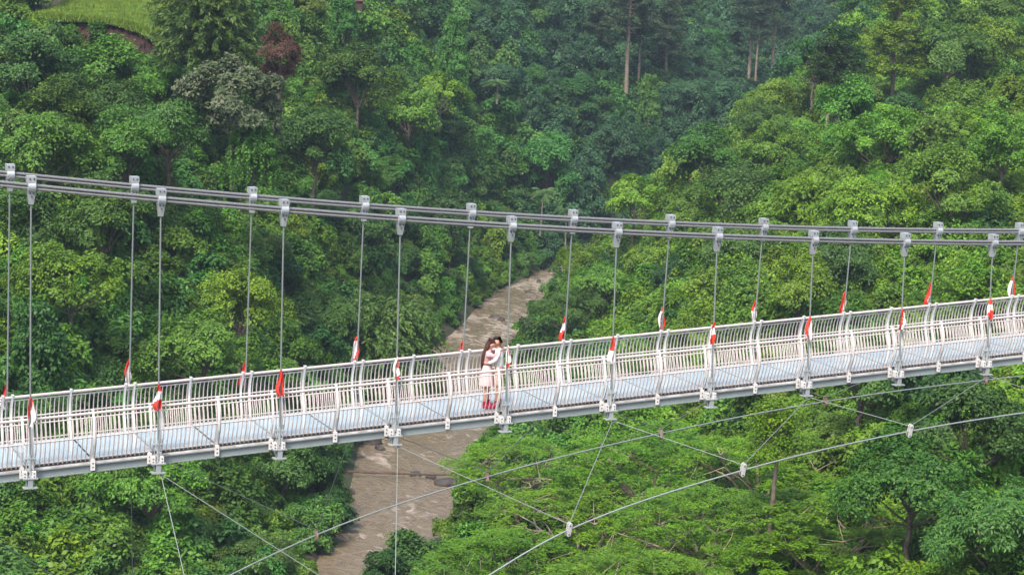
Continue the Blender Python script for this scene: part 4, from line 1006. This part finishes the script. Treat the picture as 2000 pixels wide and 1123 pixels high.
for kind, px, py, D, s_, rz in [('C1', 1240, 400, 283, .95, 1), ('A2', 1385, 330, 284, 1.15, 2), ('E1', 1500, 245, 296, .95, 3), ('E1', 1480, 395, 246, 1.25, 4), ('C2', 1562, 565, 180, .85, 5),
    ('D1', 1590, 130, 306, .95, 1), ('A1', 1680, 190, 300, 1.0, 2), ('A1', 1850, 110, 300, 1.3, 3), ('A2', 1930, 40, 312, 1.1, 4), ('D1', 1760, 240, 276, .9, 2), ('C1', 1330, 420, 256, .9, 5), ('E1', 1440, 500, 224, .95, 6),
    ('E1', 1105, 610, 236, .75, 1), ('A1', 1180, 560, 240, .75, 2), ('C2', 1130, 520, 262, .7, 3), ('C1', 1700, 420, 205, .9, 3), ('A2', 1850, 380, 204, .95, 1), ('C2', 1960, 300, 212, 1.0, 2), ('D1', 1640, 520, 196, .9, 6),
    ('A2', 215, 175, 222, 1.1, 1), ('D1', 60, 150, 212, 1.05, 2), ('A3', 330, 270, 204, 1.0, 3), ('A2', 240, 310, 196, .95, 4), ('A1', 80, 300, 192, 1.0, 5), ('B1', 615, 290, 244, 1.0, 6),
    ('C2', 470, 610, 182, .9, 1), ('A1', 400, 690, 172, .9, 2), ('C1', 140, 560, 168, .9, 3), ('A2', 200, 450, 178, .95, 4), ('D1', 880, 440, 292, 1.1, 5), ('A1', 800, 230, 300, 1.1, 6), ('C1', 860, 190, 318, .9, 1), ('A2', 700, 170, 280, 1.1, 2),
    ('B1', 560, 900, 170, .8, 3), ('B1', 620, 960, 172, .7, 4), ('A2', 300, 960, 150, .85, 5), ('D1', 1900, 850, 126, .8, 1), ('A1', 1780, 960, 116, .75, 2), ('A3', 1940, 1040, 108, .7, 3), ('B1', 1690, 740, 148, .9, 4), ('D1', 1850, 740, 140, .9, 5)]:
    zc_ = {'A1': 5, 'A2': 5.6, 'A3': 5, 'B1': 5.8, 'C1': 4.6, 'C2': 5, 'D1': 5.4, 'E1': 5.4}[kind]
    o = hero(kind, px, py, D, s_, None, rz, fixed=zc_*s_, grp='jungle trees on the gorge slopes'); BIG.append((px, py, o, kind))
# --- every other tree, spread over the slopes
rg = np.random.default_rng(77); cand = []
for _ in range(60000):
    D_ = 105+rg.random()**.75*500; Lm = D_*.262+5; L_1 = rg.uniform(-Lm, Lm); cand.append((D_, L_1))
cand = np.array(cand); CP = CAM[None, :2]+cand[:, :1]*FWD[None, :2]+cand[:, 1:]*RGT[None, :2]
cz = ground(CP); C3 = np.c_[CP, cz]; dr = river_dist(CP)
ok = (dr > 3.4) & ~in_clearing(C3); C3 = C3[ok]; cand = cand[ok]; dr = dr[ok]
ok = ~hidden(C3+np.array([0, 0, 6.5]), 3.0); C3 = C3[ok]; cand = cand[ok]; dr = dr[ok]
qq = proj(C3+np.array([0, 0, 5.0]))
ok = (qq[:, 0] > -60) & (qq[:, 0] < 2060) & (qq[:, 1] > -50) & (qq[:, 1] < 1190)
ok &= ~((qq[:, 0] > 45) & (qq[:, 0] < 320) & (qq[:, 1] > -60) & (qq[:, 1] < 125) & (cand[:, 0] > 190))
# keep the visible stretches of water open, and the clearings round singled-out trunks
rp = [(690, 1123), (640, 1123), (700, 1040), (760, 1000), (800, 960), (850, 900), (760, 880), (840, 960), (900, 880), (860, 760), (930, 720), (920, 690), (940, 660), (975, 620), (1010, 590), (1045, 560)]
for a, b in rp: ok &= ~((np.abs(qq[:, 0]-a) < np.where(b < 700, 3.8, 2.6)*F/qq[:, 2]) & (np.abs(qq[:, 1]-b) < 4.2*F/qq[:, 2]))
for a, b in [(1224, 125), (1247, 130), (1463, 95), (1635, 200), (1612, 225), (1507, 970)]: ok &= ~((np.abs(qq[:, 0]-a) < 45) & (qq[:, 1] > b-30) & (qq[:, 1] < b+60))
C3 = C3[ok]; cand = cand[ok]; dr = dr[ok]; qq = qq[ok]
acc = [(h[0], h[1], h[2]) for h in HERO]; chosen = []
for k in range(len(C3)):
    D_ = cand[k, 0]; rr = 3.1 if D_ < 200 else (3.5 if D_ < 320 else 4.6)
    if all((C3[k, 0]-a)**2+(C3[k, 1]-b)**2 > (rr+c)**2 for a, b, c in acc):
        acc.append((C3[k, 0], C3[k, 1], rr)); chosen.append(k)
    if len(chosen) >= 225: break
print('trees', len(chosen), 'candidates', len(C3))
NH = [-200, 58, 313, 551, 783, 1001, 1208, 1407, 1590, 1767, 1939, 2300]
fcx = [22, 263, 494, 713, 921, 1121, 1311, 1493, 1667, 1832, 1990]; fcy = [320, 345, 365, 382, 398, 409, 419, 426, 431, 433, 434]
slots = {}
def slot(px, py, o, kd, pre=''):
    col_ = int(np.searchsorted(NH, px))-1; cyy = np.interp(px, fcx, fcy); deck = 925-px*.118
    if py < 45: band = 'at the top edge'
    elif py < 130: band = 'near the top'
    elif py < 220: band = 'high above the cables'
    elif py < cyy-70: band = 'above the cables'
    elif py < cyy+40: band = 'on the line of the cables'
    elif py < deck-110: band = 'behind the hanger ropes'
    elif py < deck: band = 'behind the railing'
    elif py < 1010: band = 'below the deck'
    else: band = 'at the bottom edge'
    if col_ <= 0: cl = 'left of the first near hanger'
    elif col_ >= 10: cl = 'right of the tenth near hanger'
    else: cl = 'between %s and %s near hangers' % (ORD[col_-1], ORD[col_])
    slots.setdefault((pre+DESC[kd], cl, band), []).append((px, py, o))
for px, py, o, kind in BIG: slot(px, py, o, kind[0], 'large ')
for k in chosen:
    px, py, dd_ = qq[k]; D_ = cand[k, 0]; t = tone(np.array([px]), np.array([py]), np.array([D_]), _R(np.array([rg.random()])))[0]
    r_ = rg.random()
    kind = {0: ['A1', 'A2', 'V2', 'E1'], 1: ['B1', 'A3', 'V1', 'A3'], 2: ['C1', 'C2', 'V3', 'F1'], 3: ['D1', 'D1', 'A3', 'E1']}[int(t)][int(r_*4)]
    if D_ > 345: kind = ['B2', 'B3', 'V4', 'B1'][int(rg.random()*4)]  # far trees: most kinds here have haze blue painted into the leaves
    s = (.58+.62*rg.random()**1.9)*(1.0 if D_ < 300 else 1.15)
    if D_ < 160: s *= .78
    if dr[k] < 8: s *= .8
    o = put(kind, C3[k]-np.array([0, 0, 1.1]), rg.random()*6.28, s, .9+.25*rg.random(), grp='jungle trees on the gorge slopes')
    slot(px, py, o, kind[0])
for (ds, cl, band), lst in slots.items():
    lst.sort(key=lambda a: a[0])
    for j, (a, b, o) in enumerate(lst):
        pre = ''
        if len(lst) == 2: pre = ('left ', 'right ')[j]; ds = ds.replace(' broadleaf', '').replace(' leafy', '').replace(' layered', '')
        elif len(lst) > 2: pre = ('leftmost ' if j == 0 else 'rightmost ' if j == len(lst)-1 else ORD[j]+' from left ')
        cl2 = cl; ds = ds.replace(' in vines', '').replace(' broadleaf', '') if pre else ds
        if pre and len(lst) > 3 and 0 < j < len(lst)-1: cl2 = cl.replace(' near hangers', ' hangers')
        o['label'] = ('%s%s %s %s' % (pre, ds, band, cl2))
        if len(o['label'].split()) > 16: o['label'] = o['label'].replace('on the line of the cables', 'behind the cables').replace(' from left', '').replace(' broadleaf', '').replace(' bushy', '').replace(' leafy', '').replace(' near hangers', ' hangers')
# a small hut showing between the leaves at the very top
hp = unD(694, 8, 300); hz = hp[2]-.7; hut = empty('hut', (hp[0], hp[1], hz), -YAW); hut.scale = (.5, .5, .5)
tag(hut, 'tiny hut with blue wall just showing between leaves at the top edge', 'hut')
hb = MB(); hb.box(-2.2, 2.2, -1.6, 1.6, -2, 2.3); hb.build('wall', mat('hut_wall', (.07, .04, .03), .9, var=.3), hut)
hb = MB(); hb.box(-2.0, -.4, -1.64, -1.602, .5, 2.2); hb.build('blue_panel', mat('hut_blue', (.03, .12, .35), .7), hut)
hb = MB(); hb.hexa([(-2.6, -2.1, 2.2), (2.6, -2.1, 2.2), (2.6, 0, 3.4), (-2.6, 0, 3.4), (-2.6, -2.1, 2.3), (2.6, -2.1, 2.3), (2.6, 0, 3.5), (-2.6, 0, 3.5)])
hb.hexa([(-2.6, 0, 3.4), (2.6, 0, 3.4), (2.6, 2.1, 2.2), (-2.6, 2.1, 2.2), (-2.6, 0, 3.5), (2.6, 0, 3.5), (2.6, 2.1, 2.3), (-2.6, 2.1, 2.3)]); hb.build('roof', mat('hut_roof', (.10, .05, .035), .9, var=.3), hut)

# ------------------------------------------------------------------ haze
HAZE = 0.00016
if HAZE > 0:
    hm = bpy.data.materials.new('haze'); hm.use_nodes = True; n = hm.node_tree.nodes; l = hm.node_tree.links
    n.remove(n['Principled BSDF']); v = n.new('ShaderNodeVolumePrincipled'); v.inputs['Density'].default_value = HAZE; v.inputs['Color'].default_value = (.60, .78, 1.0, 1)
    v.inputs['Anisotropy'].default_value = 0.0; l.new(v.outputs[0], n['Material Output'].inputs['Volume'])
    c0 = CAM+FWD*360; zt = float(V_[2]) if False else max(float(GZ.max())+30, 60)
    hx = MB(); hx.hexa([(c0[0]-900, c0[1]-900, WATER-14), (c0[0]+900, c0[1]-900, WATER-14), (c0[0]+900, c0[1]+900, WATER-14), (c0[0]-900, c0[1]+900, WATER-14),
                        (c0[0]-900, c0[1]-900, zt), (c0[0]+900, c0[1]-900, zt), (c0[0]+900, c0[1]+900, zt), (c0[0]-900, c0[1]+900, zt)])
    tag(hx.build('haze', hm), kind='stuff')
    print('ground z', GZ.min(), GZ.max())
